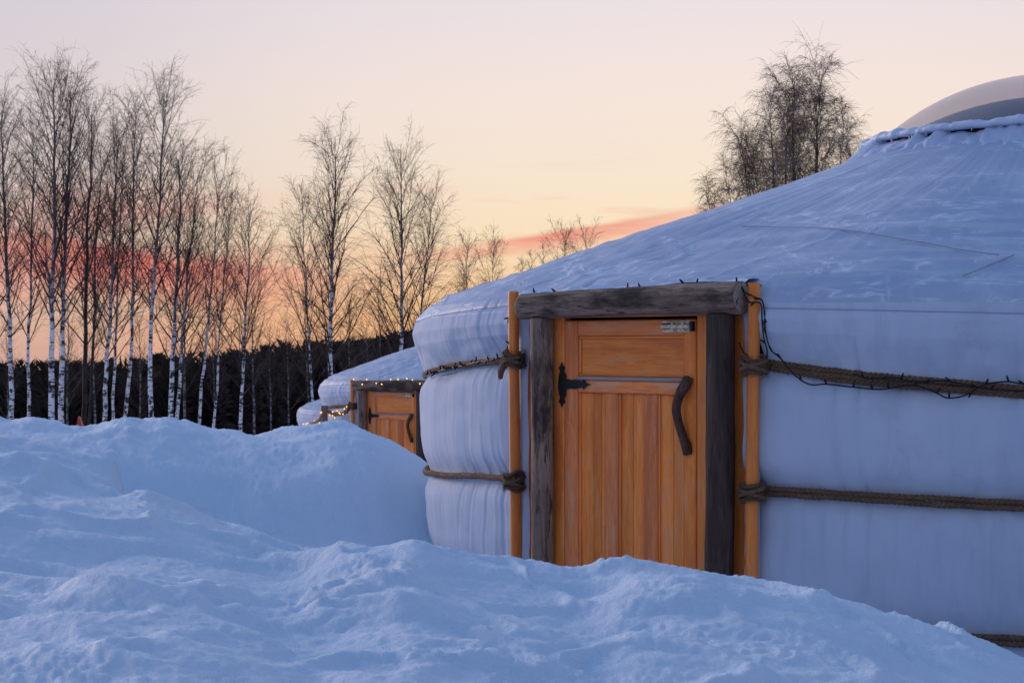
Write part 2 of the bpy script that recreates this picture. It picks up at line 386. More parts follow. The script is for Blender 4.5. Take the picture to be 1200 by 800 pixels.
# birch bark: white with black marks low down, browner and darker high up
m, t, b, _ = newmat('birch_bark'); M['bark'] = m
c_ = t.nodes.new('ShaderNodeTexCoord'); s_ = t.nodes.new('ShaderNodeSeparateXYZ'); t.links.new(c_.outputs['Object'], s_.inputs[0])
a = noise(t, 3.0, 4, .6, stretch=(1.6, 1.6, 1.5)); a2 = noise(t, 9, 3, .6, stretch=(.6, .6, 2.2))
mark = ramp(mth('ADD', mth('MULTIPLY', a, .5, tree=t), mth('MULTIPLY', a2, .5, tree=t), tree=t), [(.49, 0), (.53, 1)], t)
hgt = mth('MULTIPLY_ADD', a, 3.0, mth('SUBTRACT', s_.outputs[2], 1.5, tree=t), tree=t)
c = mix(mark, (.72, .70, .72), (.035, .028, .03), t)
c = mix(ramp(mth('DIVIDE', hgt, 10.0, tree=t), [(.48, 0), (.85, 1)], t), c, (.13, .09, .085), t)
t.links.new(c, b.inputs['Base Color']); b.inputs['Roughness'].default_value = .8
bump(t, b, a2, .4, .02)
m, t, b, _ = newmat('dim_bark'); M['bark_dim'] = m
a = noise(t, 5, 4, stretch=(1, 1, 1.5))
t.links.new(ramp(a, [(.42, (.24, .215, .21)), (.52, (.05, .04, .038))], t), b.inputs['Base Color']); b.inputs['Roughness'].default_value = .9
m, t, b, _ = newmat('dark_bark'); M['bark_dark'] = m
a = noise(t, 6, 4, stretch=(1, 1, .4))
t.links.new(ramp(a, [(.35, (.022, .017, .016)), (.7, (.07, .05, .045))], t), b.inputs['Base Color']); b.inputs['Roughness'].default_value = .9
m, t, b, _ = newmat('twigs'); M['twig'] = m
a = noise(t, .8, 3)
t.links.new(ramp(a, [(.35, (.045, .030, .027)), (.7, (.085, .058, .052))], t), b.inputs['Base Color']); b.inputs['Roughness'].default_value = .8
m, t, b, _ = newmat('frosty_twigs'); M['frost_twig'] = m
a = noise(t, 1.2, 4)
t.links.new(ramp(a, [(.35, (.12, .072, .05)), (.7, (.34, .25, .20))], t), b.inputs['Base Color']); b.inputs['Roughness'].default_value = .8
m, t, b, _ = newmat('far_conifer'); M['spruce'] = m
a = noise(t, .25, 4, rnd=False)
t.links.new(ramp(a, [(.35, (.028, .021, .018)), (.7, (.062, .045, .036))], t), b.inputs['Base Color']); b.inputs['Roughness'].default_value = .95; b.inputs['Specular IOR Level'].default_value = .05
m, t, b, _ = newmat('red_plastic'); M['red'] = m
a = noise(t, 30, 3)
t.links.new(ramp(a, [(.3, (.45, .06, .05)), (.7, (.62, .11, .09))], t), b.inputs['Base Color']); b.inputs['Roughness'].default_value = .5

# ------------------------------------------------------------------ snow ground: banks, mounds, far field
YN = np.array([.8, 1.6, 2.4, 3.4, 4.4, 5.4, 6.3, 7.4, 8.6, 11.2, 12.3, 13.5, 15, 18, 24, 34, 60, 90, 260, 3000.])
TAIL = [-.30, -1.2, -2.0, -3.6, -6.0, -14.0, -99.0]
# per column (picture column): what row the surface reaches at each distance node; |v|<20 is a height in metres
CT = {
 -1200: [.72, .70, .69, .72, .78, .85, .92, 1.0, .8, .6, .70, .75, .5],
 -300: [.72, .70, .69, .73, .79, .86, .94, 1.04, .75, .45, .68, .80, .6],
 0:   [.72, .70, .69, 795, 688, 608, 560, 515, .68, .30, .62, 490, .60],
 60:  [.72, .70, .69, 797, 690, 611, 566, 521, .66, .28, .62, 494, .60],
 100: [.72, .70, .69, 798, 692, 613, 572, 533, .45, .15, .60, 498, .55],
 135: [.72, .70, .69, 799, 694, 616, 577, 550, .30, .12, .58, 488, .60],
 165: [.72, .70, .69, 800, 696, 618, 574, .42, .12, .10, .56, 487, .60],
 200: [.72, .70, .69, 802, 700, 626, 588, .25, .05, .08, .54, 491, .58],
 250: [.72, .70, .69, 806, 706, 638, 609, .15, .0, .06, .50, 501, .52],
 300: [.72, .70, .69, 812, 714, 652, 628, .10, .0, .05, .49, 507, .50],
 345: [.72, .70, .69, 818, 720, 661, 645, .10, .0, .05, .50, 502, .52],
 400: [.72, .70, .69, 818, 712, 643, .58, .15, .02, .05, .52, 495, .55],
 440: [.72, .70, .69, 814, 705, 634, .48, .12, .02, .05, .50, 502, .48],
 480: [.72, .70, .69, 812, 700, 631, .44, .12, .03, .03, .40, 523, .40],
 520: [.72, .70, .69, 816, 708, 644, .40, .10, .03, .02, .22, .35, .20],
 560: [.72, .70, .69, 820, 716, 652, .34, .06, .04, .02, .02, .02, .0],
 600: [.72, .70, .68, 824, 720, 655, .30, .04, .0, .0, .0, .0, .0],
 690: [.71, .69, .67, 828, 730, 666, .26, .03, .0, .0, .0, .0, .0],
 745: [.71, .69, .67, 824, 722, 654, .26, .03, .0, .0, .0, .0, .0],
 800: [.70, .68, .67, 826, 724, 657, .24, .03, .0, .0, .0, .0, .0],
 870: [.70, .68, .66, 832, 732, 670, .20, .02, .0, .0, .0, .0, .0],
 990: [.68, .66, .63, 846, 754, 698, .14, .0, .0, .0, .0, .0, .0],
 1100: [.64, .61, .57, 870, 786, 737, .07, .0, .0, .0, .0, .0, .0],
 1200: [.60, .56, .50, 895, 818, 777, .02, .0, .0, .0, .0, .0, .0],
 1350: [.58, .54, .48, .42, .34, .24, .05, .0, .0, .0, .0, .0, .0],
 1700: [.58, .54, .50, .44, .36, .28, .1, .0, .0, .0, .0, .0, .0],
 3000: [.60, .58, .55, .50, .45, .4, .3, .2, .1, .1, .1, .0, .0]}
CXs = np.array(sorted(CT)); CZ = []
for c in CXs:
    v = np.array(CT[c] + TAIL, float)
    CZ.append(np.where(np.abs(v) > 100, CAMZ - (v-HY)/F*YN, v))
CZ = np.array(CZ)
def pchip(x, y, xq):
    """monotone cubic along the last axis of y"""
    h = np.diff(x); dl = np.diff(y, axis=-1)/h
    d = np.zeros_like(y); s = dl[..., :-1]*dl[..., 1:] > 0
    w1 = 2*h[1:]+h[:-1]; w2 = h[1:]+2*h[:-1]
    with np.errstate(divide='ignore', invalid='ignore'):
        hm = (w1+w2)/(w1/dl[..., :-1] + w2/dl[..., 1:])
    d[..., 1:-1] = np.where(s, hm, 0); d[..., 0] = dl[..., 0]; d[..., -1] = dl[..., -1]
    k = np.clip(np.searchsorted(x, xq)-1, 0, len(x)-2); t_ = (xq-x[k])/h[k]
    a, b_ = y[..., k], y[..., k+1]
    return (2*t_**3-3*t_**2+1)*a + (t_**3-2*t_**2+t_)*h[k]*d[..., k] + (-2*t_**3+3*t_**2)*b_ + (t_**3-t_**2)*h[k]*d[..., k+1]
px = np.concatenate([np.linspace(-3400, -420, 40), np.linspace(-400, 1500, 860), np.linspace(1540, 4600, 40)])
yy = np.concatenate([np.linspace(.8, 3.0, 16)[:-1], 3.0*(16.5/3.0)**np.linspace(0, 1, 420), np.geomspace(17, 3000, 60)])
rows_at_cols = pchip(YN, CZ, yy)                                     # columns x rows
base = pchip(CXs.astype(float), rows_at_cols.T.copy(), np.clip(px, CXs[0], CXs[-1])).T     # px x rows
GX = (px[:, None]-CX)/F*yy[None]; GY = np.broadcast_to(yy[None], GX.shape)
fade = 1-sstep(16, 24, GY)
yurtmask = 1 - (sstep(3.0, 4.6, -np.hypot(GX-3.564, GY-11.406)+8.6))*.85   # trodden flat round the yurt
wx = GX + .12*fbm(GX*1.3, GY*1.3, 3, 11); wy = GY + .12*fbm(GX*1.3, GY*1.3, 3, 12)
rough = sstep(-.35, .55, fbm(GX*.55, GY*.55, 2, 5) + .35*np.exp(-((GX+1.3)/1.2)**2-((GY-5.8)/1.3)**2))
def clod(f, seed): d_ = cells(wx*f, wy*f, seed); return np.maximum(0, .26-d_*d_)*2.0
cl1 = clod(2.2, 3); cl2 = clod(5.4, 8); cl3 = clod(12, 21)
nearw = 1-sstep(8.2, 10.5, GY)                                         # the near bank is cloddy, the far one wind-packed
relief = .030*fbm(GX*.8, GY*.8, 2, 1) + .036*fbm(wx*1.4, wy*1.4, 2, 2)*(.35+.65*nearw) + .006*fbm(wx*6, wy*6, 2, 4)
relief = relief + nearw*(rough*(.070*cl1 + .030*cl2*sstep(-.1, .4, fbm(GX*1.4, GY*1.4, 2, 77)) + .016*cl3*sstep(-.1, .4, fbm(GX*1.9, GY*1.9, 2, 78))) - .020)
rid = 1-np.abs(fbm(wx*1.7+GY*.7, wy*1.1, 3, 31)); relief = relief + nearw*.020*sstep(.72, 1.0, rid)
su = GX+.35*GY
relief = relief + (1-nearw)*(.030*fbm(su*2.2, GY*.45, 3, 41) + .018*fbm(su*6, GY*.9, 2, 42)*sstep(-.1, .5, fbm(GX*.7, GY*.7, 2, 44)))
relief = relief + nearw*(.0030*fbm(wx*11, wy*11, 3, 61) + .0030*fbm(GX*34, GY*34, 2, 62)) + (1-nearw)*(.011*fbm((GX+.8*GY)*9, GY*3.5, 3, 63) + .006*fbm(GX*26, GY*11, 2, 64))
cr = clod(24, 33); relief = relief + nearw*.018*np.maximum(cr-.25, 0)*sstep(.1, .4, fbm(GX*2.3, GY*2.3, 2, 79))
relief = relief + (1-nearw)*(.11*clod(1.25, 52)*sstep(-.2, .4, fbm(GX*.5, GY*.5, 2, 53)) + .05*clod(3.1, 54)*sstep(0, .4, fbm(GX*.9, GY*.9, 2, 55)) - .035)*sstep(12.0, 13.2, GY)
relief = relief*np.minimum(1, GY/4.2+.15)
zz = base + relief*fade*np.clip(yurtmask, .15, 1)
farg = sstep(24, 60, GY)*(1-sstep(200, 500, GY)); zz = zz + farg*.5*fbm(GX*.06, GY*.06, 3, 9)
V = np.stack([GX, GY, zz], -1).reshape(-1, 3)
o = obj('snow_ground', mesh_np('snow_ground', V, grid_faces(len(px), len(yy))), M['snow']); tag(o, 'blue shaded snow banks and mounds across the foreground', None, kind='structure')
def ground_z(x, y):
    p = x/y*F+CX
    i = np.argmin(np.abs(px-p)); j = np.argmin(np.abs(yy-y)); return float(zz[i, j])
# snow behind the viewpoint
gx = np.linspace(-90, 90, 90); gy = np.linspace(-120, .9, 80); A, B = np.meshgrid(gx, gy, indexing='ij')
V = np.stack([A, B, .66+.10*fbm(A*.2, B*.2, 3, 3)*sstep(1.0, -3, B)], -1).reshape(-1, 3)
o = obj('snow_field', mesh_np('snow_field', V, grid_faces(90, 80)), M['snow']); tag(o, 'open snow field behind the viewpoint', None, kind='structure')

# ------------------------------------------------------------------ the yurt
YC = Vector((3.564, 11.406, 0)); RZ = R(-45)
yurt = empty('yurt', YC, RZ)
tag(yurt, 'large white canvas yurt in front with carved orange door and log frame', 'yurt', 'white canvas yurts')
MW = Matrix.Translation(YC) @ Matrix.Rotation(RZ, 4, 'Z'); MI = MW.inverted()
def ray(x, y):
    o_ = MI @ Vector((0, 0, CAMZ)); d_ = MI.to_3x3() @ Vector(((x-CX)/F, 1, (HY-y)/F)); return o_, d_
def on_door(x, y, w):
    o_, d_ = ray(x, y); t_ = (-w-o_.y)/d_.y; return o_ + d_*t_
def on_wall(x, y, r):
    o_, d_ = ray(x, y); a = d_.x**2+d_.y**2; b_ = o_.x*d_.x+o_.y*d_.y; c = o_.x**2+o_.y**2-r*r
    q = b_*b_-a*c; t_ = (-b_-math.sqrt(max(q, 0)))/a; return o_ + d_*t_
UL, UR = -.860, .600                                     # canvas edges beside the door
AL, AR = math.asin(UL/4.08), math.asin(UR/4.08)
def zupper(al):    # height of the upper rope at wall angle al (radians from the door axis, + to the right)
    d = np.degrees(al)
    return np.interp(d, [-60, -41, -30, -12.5, 0, 10, 14, 20, 27, 60], [1.19, 1.205, 1.26, 1.335, 1.33, 1.312, 1.275, 1.235, 1.20, 1.19])
def zmid(al):
    d = np.degrees(al); return np.interp(d, [-60, -41, -12.5, 10, 27, 60], [.57, .58, .69, .72, .70, .68])
ZLOW = .105
angs = np.radians(np.concatenate([np.arange(-62, 62, .22), np.arange(62, 298, 2.0)]))
def folds(al, z):
    """vertical creases of the hanging canvas: soft waves and a few sharp pleats"""
    s = al*4.15 + .05*perlin(z*1.3, al*2, 8)
    f = .55*perlin(s*3.1, z*.6, 4) + .30*perlin(s*8, z*.9, 3) + .15*perlin(s*19, z*1.3, 5)
    w = sstep(-.15, .35, perlin(s*1.1, z*1.7, 6))
    f = f - .75*w*np.exp(-(perlin(s*4.3, z*.25, 9)/.055)**2) + .5*w*np.exp(-(perlin(s*3.3, z*.3, 13)/.05)**2)
    return f
# wall canvas
wa = np.sort(np.concatenate([np.array([AR]), angs[(angs > AR+.002)], np.arange(298, 360+math.degrees(AL), .22)*math.pi/180, np.array([2*math.pi+AL])]))
wa = wa[(wa >= AR) & (wa <= 2*math.pi+AL+1e-6)]
nz_ = 120
def wrap(a): return np.where(a > math.pi, a-2*math.pi, a)
A = wrap(wa)[:, None]*np.ones(nz_); tz = np.linspace(0, 1, nz_)[None]
ZU = zupper(A); ZM = zmid(A); Zw = -.25 + tz*(ZU+.05+.25)
def pinch(z, zr, w): return np.exp(-((z-zr)/w)**2)
rw = 4.125 + .030*sstep(.25, 1.2, Zw)
rw = rw - .045*pinch(Zw, ZU, .07) - .045*pinch(Zw, ZM, .085) - .03*pinch(Zw, ZLOW, .08)
bul = .018*np.sin(np.clip((Zw-ZM)/(ZU-ZM), 0, 1)*math.pi) + .016*np.sin(np.clip((Zw-ZLOW)/(ZM-ZLOW), 0, 1)*math.pi)
rw = rw + bul
tight = 1 + 1.4*pinch(Zw, ZU, .13) + 1.3*pinch(Zw, ZM, .12)
leftside = sstep(-.15, -.35, A)
rw = rw + .0125*tight*folds(A, Zw)*(1-.62*leftside) + .018*fbm(A*4, Zw*1.8, 3, 14) + .006*perlin(A*4.15*2.2+Zw*1.5, Zw*3.1, 19)
# edges roll inwards and ripple beside the door poles
edge = np.exp(-np.minimum(np.abs(wa-AR), np.abs(wa-2*math.pi-AL))[:, None]/.012)
rw = rw + edge*(.012*perlin(Zw*4.5, Zw*0+A*3, 23)-.012)
xa = A + edge*.006*perlin(Zw*3.2, A*0+2.2, 27)
V = np.stack([rw*np.sin(xa), -rw*np.cos(xa), Zw], -1).reshape(-1, 3)
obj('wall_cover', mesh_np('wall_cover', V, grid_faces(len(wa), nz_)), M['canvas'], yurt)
# roof canvas: profile from crown ring over the shoulder and down to the upper rope
RP = np.array([(1.02, 2.735), (1.25, 2.650), (1.8, 2.450), (2.4, 2.250), (3.0, 2.055), (3.5, 1.888), (3.85, 1.775), (4.02, 1.715), (4.13, 1.655), (4.195, 1.58), (4.215, 1.50), (4.205, 1.42), (4.17, 1.34), (4.135, 1.27), (4.12, 1.22)])
RP[:-6, 1] -= .0
ss = np.concatenate([[0], np.cumsum(np.hypot(*np.diff(RP, axis=0).T))]); ss /= ss[-1]
SH = ss[7]
nt_ = 190
tt = np.concatenate([np.linspace(0, SH, 110)[:-1], np.linspace(SH, 1, 81)])
ra = np.sort(np.concatenate([angs, np.radians(np.arange(-12.9, -12.0, .06)), np.radians(np.arange(9.3, 10.3, .06))]))
ra = ra[np.concatenate([[True], np.diff(ra) > 1e-5])]; A = ra[:, None]*np.ones(len(tt)); Aw = wrap(A)
ad_ = np.degrees(Aw)
indoor = sstep(-12.7, -12.2, ad_)*(1-sstep(9.5, 10.1, ad_))
tl = tt[None]*np.ones_like(A)
tdoor = np.where(tl > SH, SH + (tl-SH)*.16, tl)
tl = tl + (tdoor-tl)*indoor
rr = np.interp(tl, ss, RP[:, 0]); zr = np.interp(tl, ss, RP[:, 1])
# hem follows the rope
hem = sstep(SH+.35*(1-SH), 1, tl); zr = zr + hem*(zupper(Aw)-1.245)
zr = zr + .02*np.sin(Aw*3+1)*sstep(.6, .95, tl)
val = sstep(SH, SH+.05, tl)
# wrinkles
s_arc = Aw*rr
rad_f = perlin(Aw*26, rr*.7, 51)*.55 + perlin(Aw*55, rr*.9, 52)*.30 + .6*fbm(s_arc*.9+rr*.8, rr*1.1, 3, 53)
con_f = fbm(s_arc*.55+3*perlin(Aw*2, rr*.4, 57), rr*5.5, 3, 54)
dz = (.006*rad_f*sstep(1.1, 2, rr) + .015*con_f*sstep(2.0, 3.6, rr)*(1-.4*val))*(1-val)
dz = dz - .040*np.cos(Aw*11+.4)*sstep(1.6, 2.8, rr)*(1-sstep(3.3, 4.05, rr))*.5
rdg = np.exp(-(perlin(s_arc*.8+rr*.9, rr*2.6-s_arc*.25, 58)/.05)**2)*sstep(-.1, .4, perlin(s_arc*.7, rr*.9, 59))
rdg2 = np.exp(-(perlin(Aw*9+rr*.35, rr*.5, 60)/.06)**2)*sstep(0, .4, perlin(Aw*5, rr*1.1, 61))
dz = dz + (.011*rdg*sstep(2.2, 3.2, rr) + .0045*rdg2*sstep(1.2, 2, rr))*(1-val)
zr = zr + dz
fl = folds(Aw, zr)*(.024-.018*sstep(-.15, -.35, Aw)) + .014*fbm(Aw*7, zr*4, 3, 66)
seamz = 1.565 + .03*np.interp(np.degrees(Aw), [-40, -12, 10, 27], [-.4, 1.9, .35, -.9])
rr = rr + val*fl*(1-indoor) - .008*np.exp(-((zr-seamz)/.012)**2)*val*(1-indoor)
rr = rr + .02*val*(1-indoor)*sstep(-.3, -.6, Aw)*0
V = np.stack([rr*np.sin(A), -rr*np.cos(A), zr], -1).reshape(-1, 3)
roof_me = mesh_np('roof_cover', V, grid_faces(len(ra), len(tt), wrap=True))
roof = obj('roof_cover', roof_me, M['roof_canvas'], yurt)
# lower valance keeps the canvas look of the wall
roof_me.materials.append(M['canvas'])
mi = np.zeros(len(roof_me.polygons), dtype=np.int32)
rowid = np.tile(np.arange(len(tt)-1), len(ra)); mi[rowid > 138] = 1
roof_me.polygons.foreach_set('material_index', mi)
roofR, roofZ = RP[:, 0], RP[:, 1]
def roof_z(r): return float(np.interp(r, roofR[:11], roofZ[:11]))
from mathutils.bvhtree import BVHTree
_pc = np.empty(len(roof_me.polygons)*4, dtype=np.int32); roof_me.loops.foreach_get('vertex_index', _pc)
bvh = BVHTree.FromPolygons([tuple(v) for v in V.tolist()], _pc.reshape(-1, 4).tolist())
def on_roof(x, y):
    o_, d_ = ray(x, y); h = bvh.ray_cast(o_, d_.normalized()); return h[0]
def drop(p, off=.004):
    h = bvh.ray_cast(Vector((p.x, p.y, 5)), Vector((0, 0, -1))); return h[0]+Vector((0, 0, off)) if h[0] else p
def seam_path(a0, a1):
    out_ = []
    for a in np.radians(np.arange(a0, a1, .3)):
        z = 1.565 + .03*np.interp(np.degrees(a), [-40, -12, 10, 27], [-.4, 1.9, .35, -.9]); d_ = Vector((math.sin(a), -math.cos(a), 0))
        h = bvh.ray_cast(d_*6+Vector((0, 0, float(z))), -d_)
        if h[0]: out_.append(tuple(h[0]+d_*.0012))
    return out_
for a0, a1 in ((-60, -13), (10.4, 60)):
    obj('seam', MB().tube(seam_path(a0, a1), .0022, 5).mesh('seam'), M['seam'], yurt)
for pts in ([(860, 268), (910, 268), (961, 270), (1025, 279), (1085, 289), (1156, 301), (1176, 303)], [(1122, 329), (1160, 315), (1198, 299)]):
    P = [p for p in (on_roof(x, y) for x, y in pts) if p]; Q = []
    for a_, b_ in zip(P[:-1], P[1:]):
        for k_ in range(10): Q.append(tuple(drop(a_.lerp(b_, k_/10))))
    obj('roof_cord', MB().tube(np.array(Q)*1.0 if len(Q) < 9 else np.stack([np.convolve(np.pad(np.array(Q)[:, k_], 6, mode='edge'), np.ones(13)/13, mode='valid') for k_ in range(3)], -1)+np.array([0, 0, .010]), .0032, 5).mesh('roof_cord'), M['seam'], yurt)

# crown ring and dome
th = np.linspace(0, 2*np.pi, 180, endpoint=False)
def lathe(prof, n=180, nzf=None):
    P = np.array(prof); a = np.linspace(0, 2*np.pi, n, endpoint=False)[:, None]; r = P[None, :, 0]*np.ones((n, 1)); z = P[None, :, 1]*np.ones((n, 1))
    if nzf is not None: r, z = nzf(a, r, z)
    return np.stack([r*np.sin(a), -r*np.cos(a), z], -1).reshape(-1, 3), grid_faces(n, len(P), wrap=True)
crown = obj('crown_ring', mesh_np('crown_ring', *lathe([(1.14, 2.60), (1.155, 2.69), (1.14, 2.735), (1.02, 2.75), (.9, 2.73), (.9, 2.6)])), M['dark_band'], yurt)
dr, dh = .985, .36; rho = (dr*dr+dh*dh)/(2*dh)
def cap(dr, dh, z0, n=40):
    rho = (dr*dr+dh*dh)/(2*dh); am = math.asin(dr/rho)
    return [(rho*math.sin(am*k/n)+1e-4, z0+dh-rho*(1-math.cos(am*k/n))) for k in range(n, -1, -1)]
dome = obj('dome', mesh_np('dome', *lathe(cap(1.11, .450, 2.752))), M['dome'], yurt)
obj('reflection_shell', mesh_np('reflection_shell', *lathe(cap(1.02, .30, 2.75))), M['reflection_dark'], dome)  # added dark shell, stands in for the arc reflected in the dome

# ropes ----------------------------------------------------------------------
def wall_r(z): return 4.112
def rope_band(zfun, a0, a1, rad, offs, mat, seed, twist=.075):
    """offs: (radial, vertical) offset of each rope of the bundle; every rope has three twisted strands"""
    root = None
    a = np.arange(a0, a1, .011/4.15)
    for k, (dr_, dz_) in enumerate(offs):
        r = 4.122 + rad*.75 + dr_ + .004*perlin(a*9, a*0+k, seed); z = zfun(a) + dz_ + .006*perlin(a*7, a*0+k*3, seed+1) + .003*perlin(a*30, a*0+k, seed+4)
        ph = a*4.15/twist*2*np.pi
        mb = MB()
        for s in range(3):
            q = ph + s*2.0944 + k; o1 = rad*.52*np.cos(q); o2 = rad*.52*np.sin(q)
            P = np.stack([(r+o1)*np.sin(a), -(r+o1)*np.cos(a), z+o2], -1)
            mb.tube(P, rad*.60*(1+.10*perlin(a*60, a*0+s, seed+7)), 5, caps=True)
        ob = obj('rope', mb.mesh('rope'), mat, yurt)
        # loose fibres
        rg = np.random.RandomState(seed+k); n = int((a1-a0)*4.15*420); i = rg.randint(0, len(a), n); f = rg.uniform(0, 6.28, n)
        p = np.stack([(r[i]+rad*np.cos(f))*np.sin(a[i]), -(r[i]+rad*np.cos(f))*np.cos(a[i]), z[i]+rad*np.sin(f)], -1)
        d = np.stack([np.cos(f)*np.sin(a[i]), -np.cos(f)*np.cos(a[i]), np.sin(f)], -1)*.6 + rg.normal(0, .8, (n, 3)); d /= np.linalg.norm(d, axis=1)[:, None]
        ln = rg.uniform(.006, .022, n)[:, None]; sd = np.cross(d, rg.normal(0, 1, (n, 3))); sd /= np.linalg.norm(sd, axis=1)[:, None]
        Vf = np.stack([p-sd*.0008, p+sd*.0008, p+d*ln], 1).reshape(-1, 3)
        fo = obj('fibre', mesh_np('fibre', Vf, None, False, np.arange(3*n).reshape(-1, 3)), mat, ob); fo['kind'] = 'stuff'
PL, PR = math.asin(-.885/4.1), math.asin(.70/4.1)
rope_band(lambda a: zupper(a), PR, R(58), .0155, [(0, .012), (.004, -.014)], M['rope'], 1)
rope_band(lambda a: zupper(a)-.030*sstep(R(10), R(16), a), PR+.01, R(58), .010, [(.012, .004)], M['rope'], 31)
rope_band(lambda a: zmid(a), PR, R(58), .0135, [(0, .011), (.003, -.012)], M['rope'], 2)
rope_band(lambda a: a*0+ZLOW, R(14), R(58), .0135, [(0, .011), (.003, -.012)], M['rope'], 3)
rope_band(lambda a: zupper(a), R(-60), PL, .019, [(0, 0)], M['rope_light'], 4)
rope_band(lambda a: zmid(a), R(-60), PL, .017, [(0, 0)], M['rope_light'], 5)

# door frame ---------------------------------------------------------------------
def log(name, p0, p1, r0, r1, mat, parent, seed, n=60, sides=28, noise_=.055, cut=.008):
    p0 = Vector(p0); p1 = Vector(p1); Lg = (p1-p0).length
    z = np.concatenate([[0, .004], np.linspace(.015, Lg-.015, n), [Lg-.004, Lg]]); rd = np.interp(z, [0, Lg], [r0, r1])
    rd[0] -= cut; rd[-1] -= cut
    bend = .006*np.sin(z*2.1+seed)
    P = np.stack([bend, .5*bend*np.cos(seed), z], -1)
    th_ = np.linspace(0, 2*np.pi, sides, endpoint=False); c, s = np.cos(th_)[None], np.sin(th_)[None]; zc = z[:, None]
    k = 1 + noise_*fbm(c*1.1+seed, s*1.1+zc*1.6, 3, seed) + .018*perlin(th_[None]*2.5+0*zc, zc*2.0, seed+3)
    # drying cracks along the grain
    for q in range(5):
        t0 = (q*2.1+seed) % 6.28; zc0 = Lg*((q*.37+seed*.21) % 1); dth = np.angle(np.exp(1j*(th_[None]-t0-.1*np.sin(zc*5))))
        k = k - .07*np.exp(-(dth/.11)**2)*np.exp(-((zc-zc0)/(.22*Lg))**2)
    # knots
    for q in range(4):
        t0 = (q*1.7+seed*.7) % 6.28; zc0 = Lg*((q*.29+seed*.13+.1) % 1); dth = np.angle(np.exp(1j*(th_[None]-t0)))
        k = k + .10*np.exp(-(dth/.22)**2-((zc-zc0)/.022)**2)
    rr_ = rd[:, None]*k
    V = P[:, None] + np.stack([rr_*c, rr_*s, 0*rr_], -1); V = V.reshape(-1, 3); ns = len(z)
    i = np.arange(ns-1)[:, None]; j = np.arange(sides)[None]; j2 = (j+1) % sides
    Q = np.stack([i*sides+j, i*sides+j2, (i+1)*sides+j2, (i+1)*sides+j], -1).reshape(-1, 4)
    V = np.vstack([V, P[0], P[-1]]); c0 = ns*sides; jj = np.arange(sides); kk = (jj+1) % sides
    T3 = np.vstack([np.stack([np.full(sides, c0), kk, jj], -1), np.stack([np.full(sides, c0+1), (ns-1)*sides+jj, (ns-1)*sides+kk], -1)])
    me = mesh_np(name, V, Q, True, T3); me.materials.append(mat); me.materials.append(M['log_end'])
    mi = np.zeros(len(me.polygons), dtype=np.int32); mi[len(Q):] = 1; me.polygons.foreach_set('material_index', mi)
    d = (p1-p0).normalized(); q = Vector((0, 0, 1)).rotation_difference(d)
    o_ = obj(name, me, mat, parent, p0); o_.rotation_mode = 'QUATERNION'; o_.rotation_quaternion = q
    return o_
fr = empty('door_frame', (0, 0, 0), 0, yurt)
lin = log('lintel', (-.795, -4.165, 1.606), (.650, -4.165, 1.624), .068, .076, M['log'], fr, 3, 90, 36)
pL = log('post', (-.665, -4.155, -.1), (-.668, -4.155, 1.545), .060, .062, M['log'], fr, 6)
pR = log('post', (.512, -4.160, -.1), (.515, -4.160, 1.55), .071, .069, M['log_dark'], fr, 11)
pR['label'] = 'darker right-hand log post with reddish cracks'
def board(name, x0, x1, z0, z1, yf, th_, mat, parent, bev=.004):
    """board whose front face is at local y = -yf"""
    me = box_mesh(name, x1-x0, th_, z1-z0, bev)
    return obj(name, me, mat, parent, ((x0+x1)/2, -yf+th_/2, (z0+z1)/2))
board('jamb', -.880, -.700, -.1, 1.56, 4.070, .05, M['redpine_v'], fr)
board('jamb', .505, .640, -.1, 1.56, 4.075, .05, M['pine_v'], fr)
board('jamb', -.690, -.566, -.05, 1.555, 4.092, .06, M['pine_v'], fr, .006)
board('jamb', .322, .470, -.05, 1.555, 4.096, .06, M['pine_v'], fr, .006)
board('head_board', -.70, .50, 1.545, 1.60, 4.085, .05, M['redpine_h'], fr)
board('threshold', -.60, .36, -.05, .07, 4.10, .08, M['pine_h'], fr)
door = empty('door', (-.563, -4.09, 0), 0, yurt)
def dboard(name, x0, x1, z0, z1, yf, th_, mat, bev=.004):
    me = box_mesh(name, x1-x0, th_, z1-z0, bev)
    return obj(name, me, mat, door, ((x0+x1)/2+.563, -(yf-4.09)+th_/2, (z0+z1)/2))
dboard('stile', -.562, -.471, .08, 1.530, 4.092, .040, M['redpine_v'], .006)
dboard('stile', .241, .312, .08, 1.530, 4.092, .040, M['pine_v'], .006)
dboard('rail', -.470, .240, 1.450, 1.530, 4.091, .038, M['redpine_h'], .006)
dboard('rail', -.470, .240, 1.158, 1.222, 4.091, .038, M['redpine_h'], .005)
dboard('ledge', -.470, .236, 1.223, 1.243, 4.100, .045, M['ledge'], .005)
dboard('rail', -.470, .240, .08, .20, 4.091, .038, M['redpine_h'], .006)
dboard('panel', -.468, .239, 1.244, 1.449, 4.070, .018, M['pine_h'], .003)
for x0, x1 in ((-.278, -.194), (-.022, .065)):
    dboard('muntin', x0, x1, .201, 1.157, 4.090, .034, M['redpine_v'], .006)
for x0, x1 in ((-.469, -.375), (-.373, -.320), (-.318, -.279), (-.193, -.108), (-.106, -.023), (.066, .155), (.157, .240)):
    dboard('panel_board', x0, x1, .201, 1.157, 4.070, .018, M['pine_v'], .002)
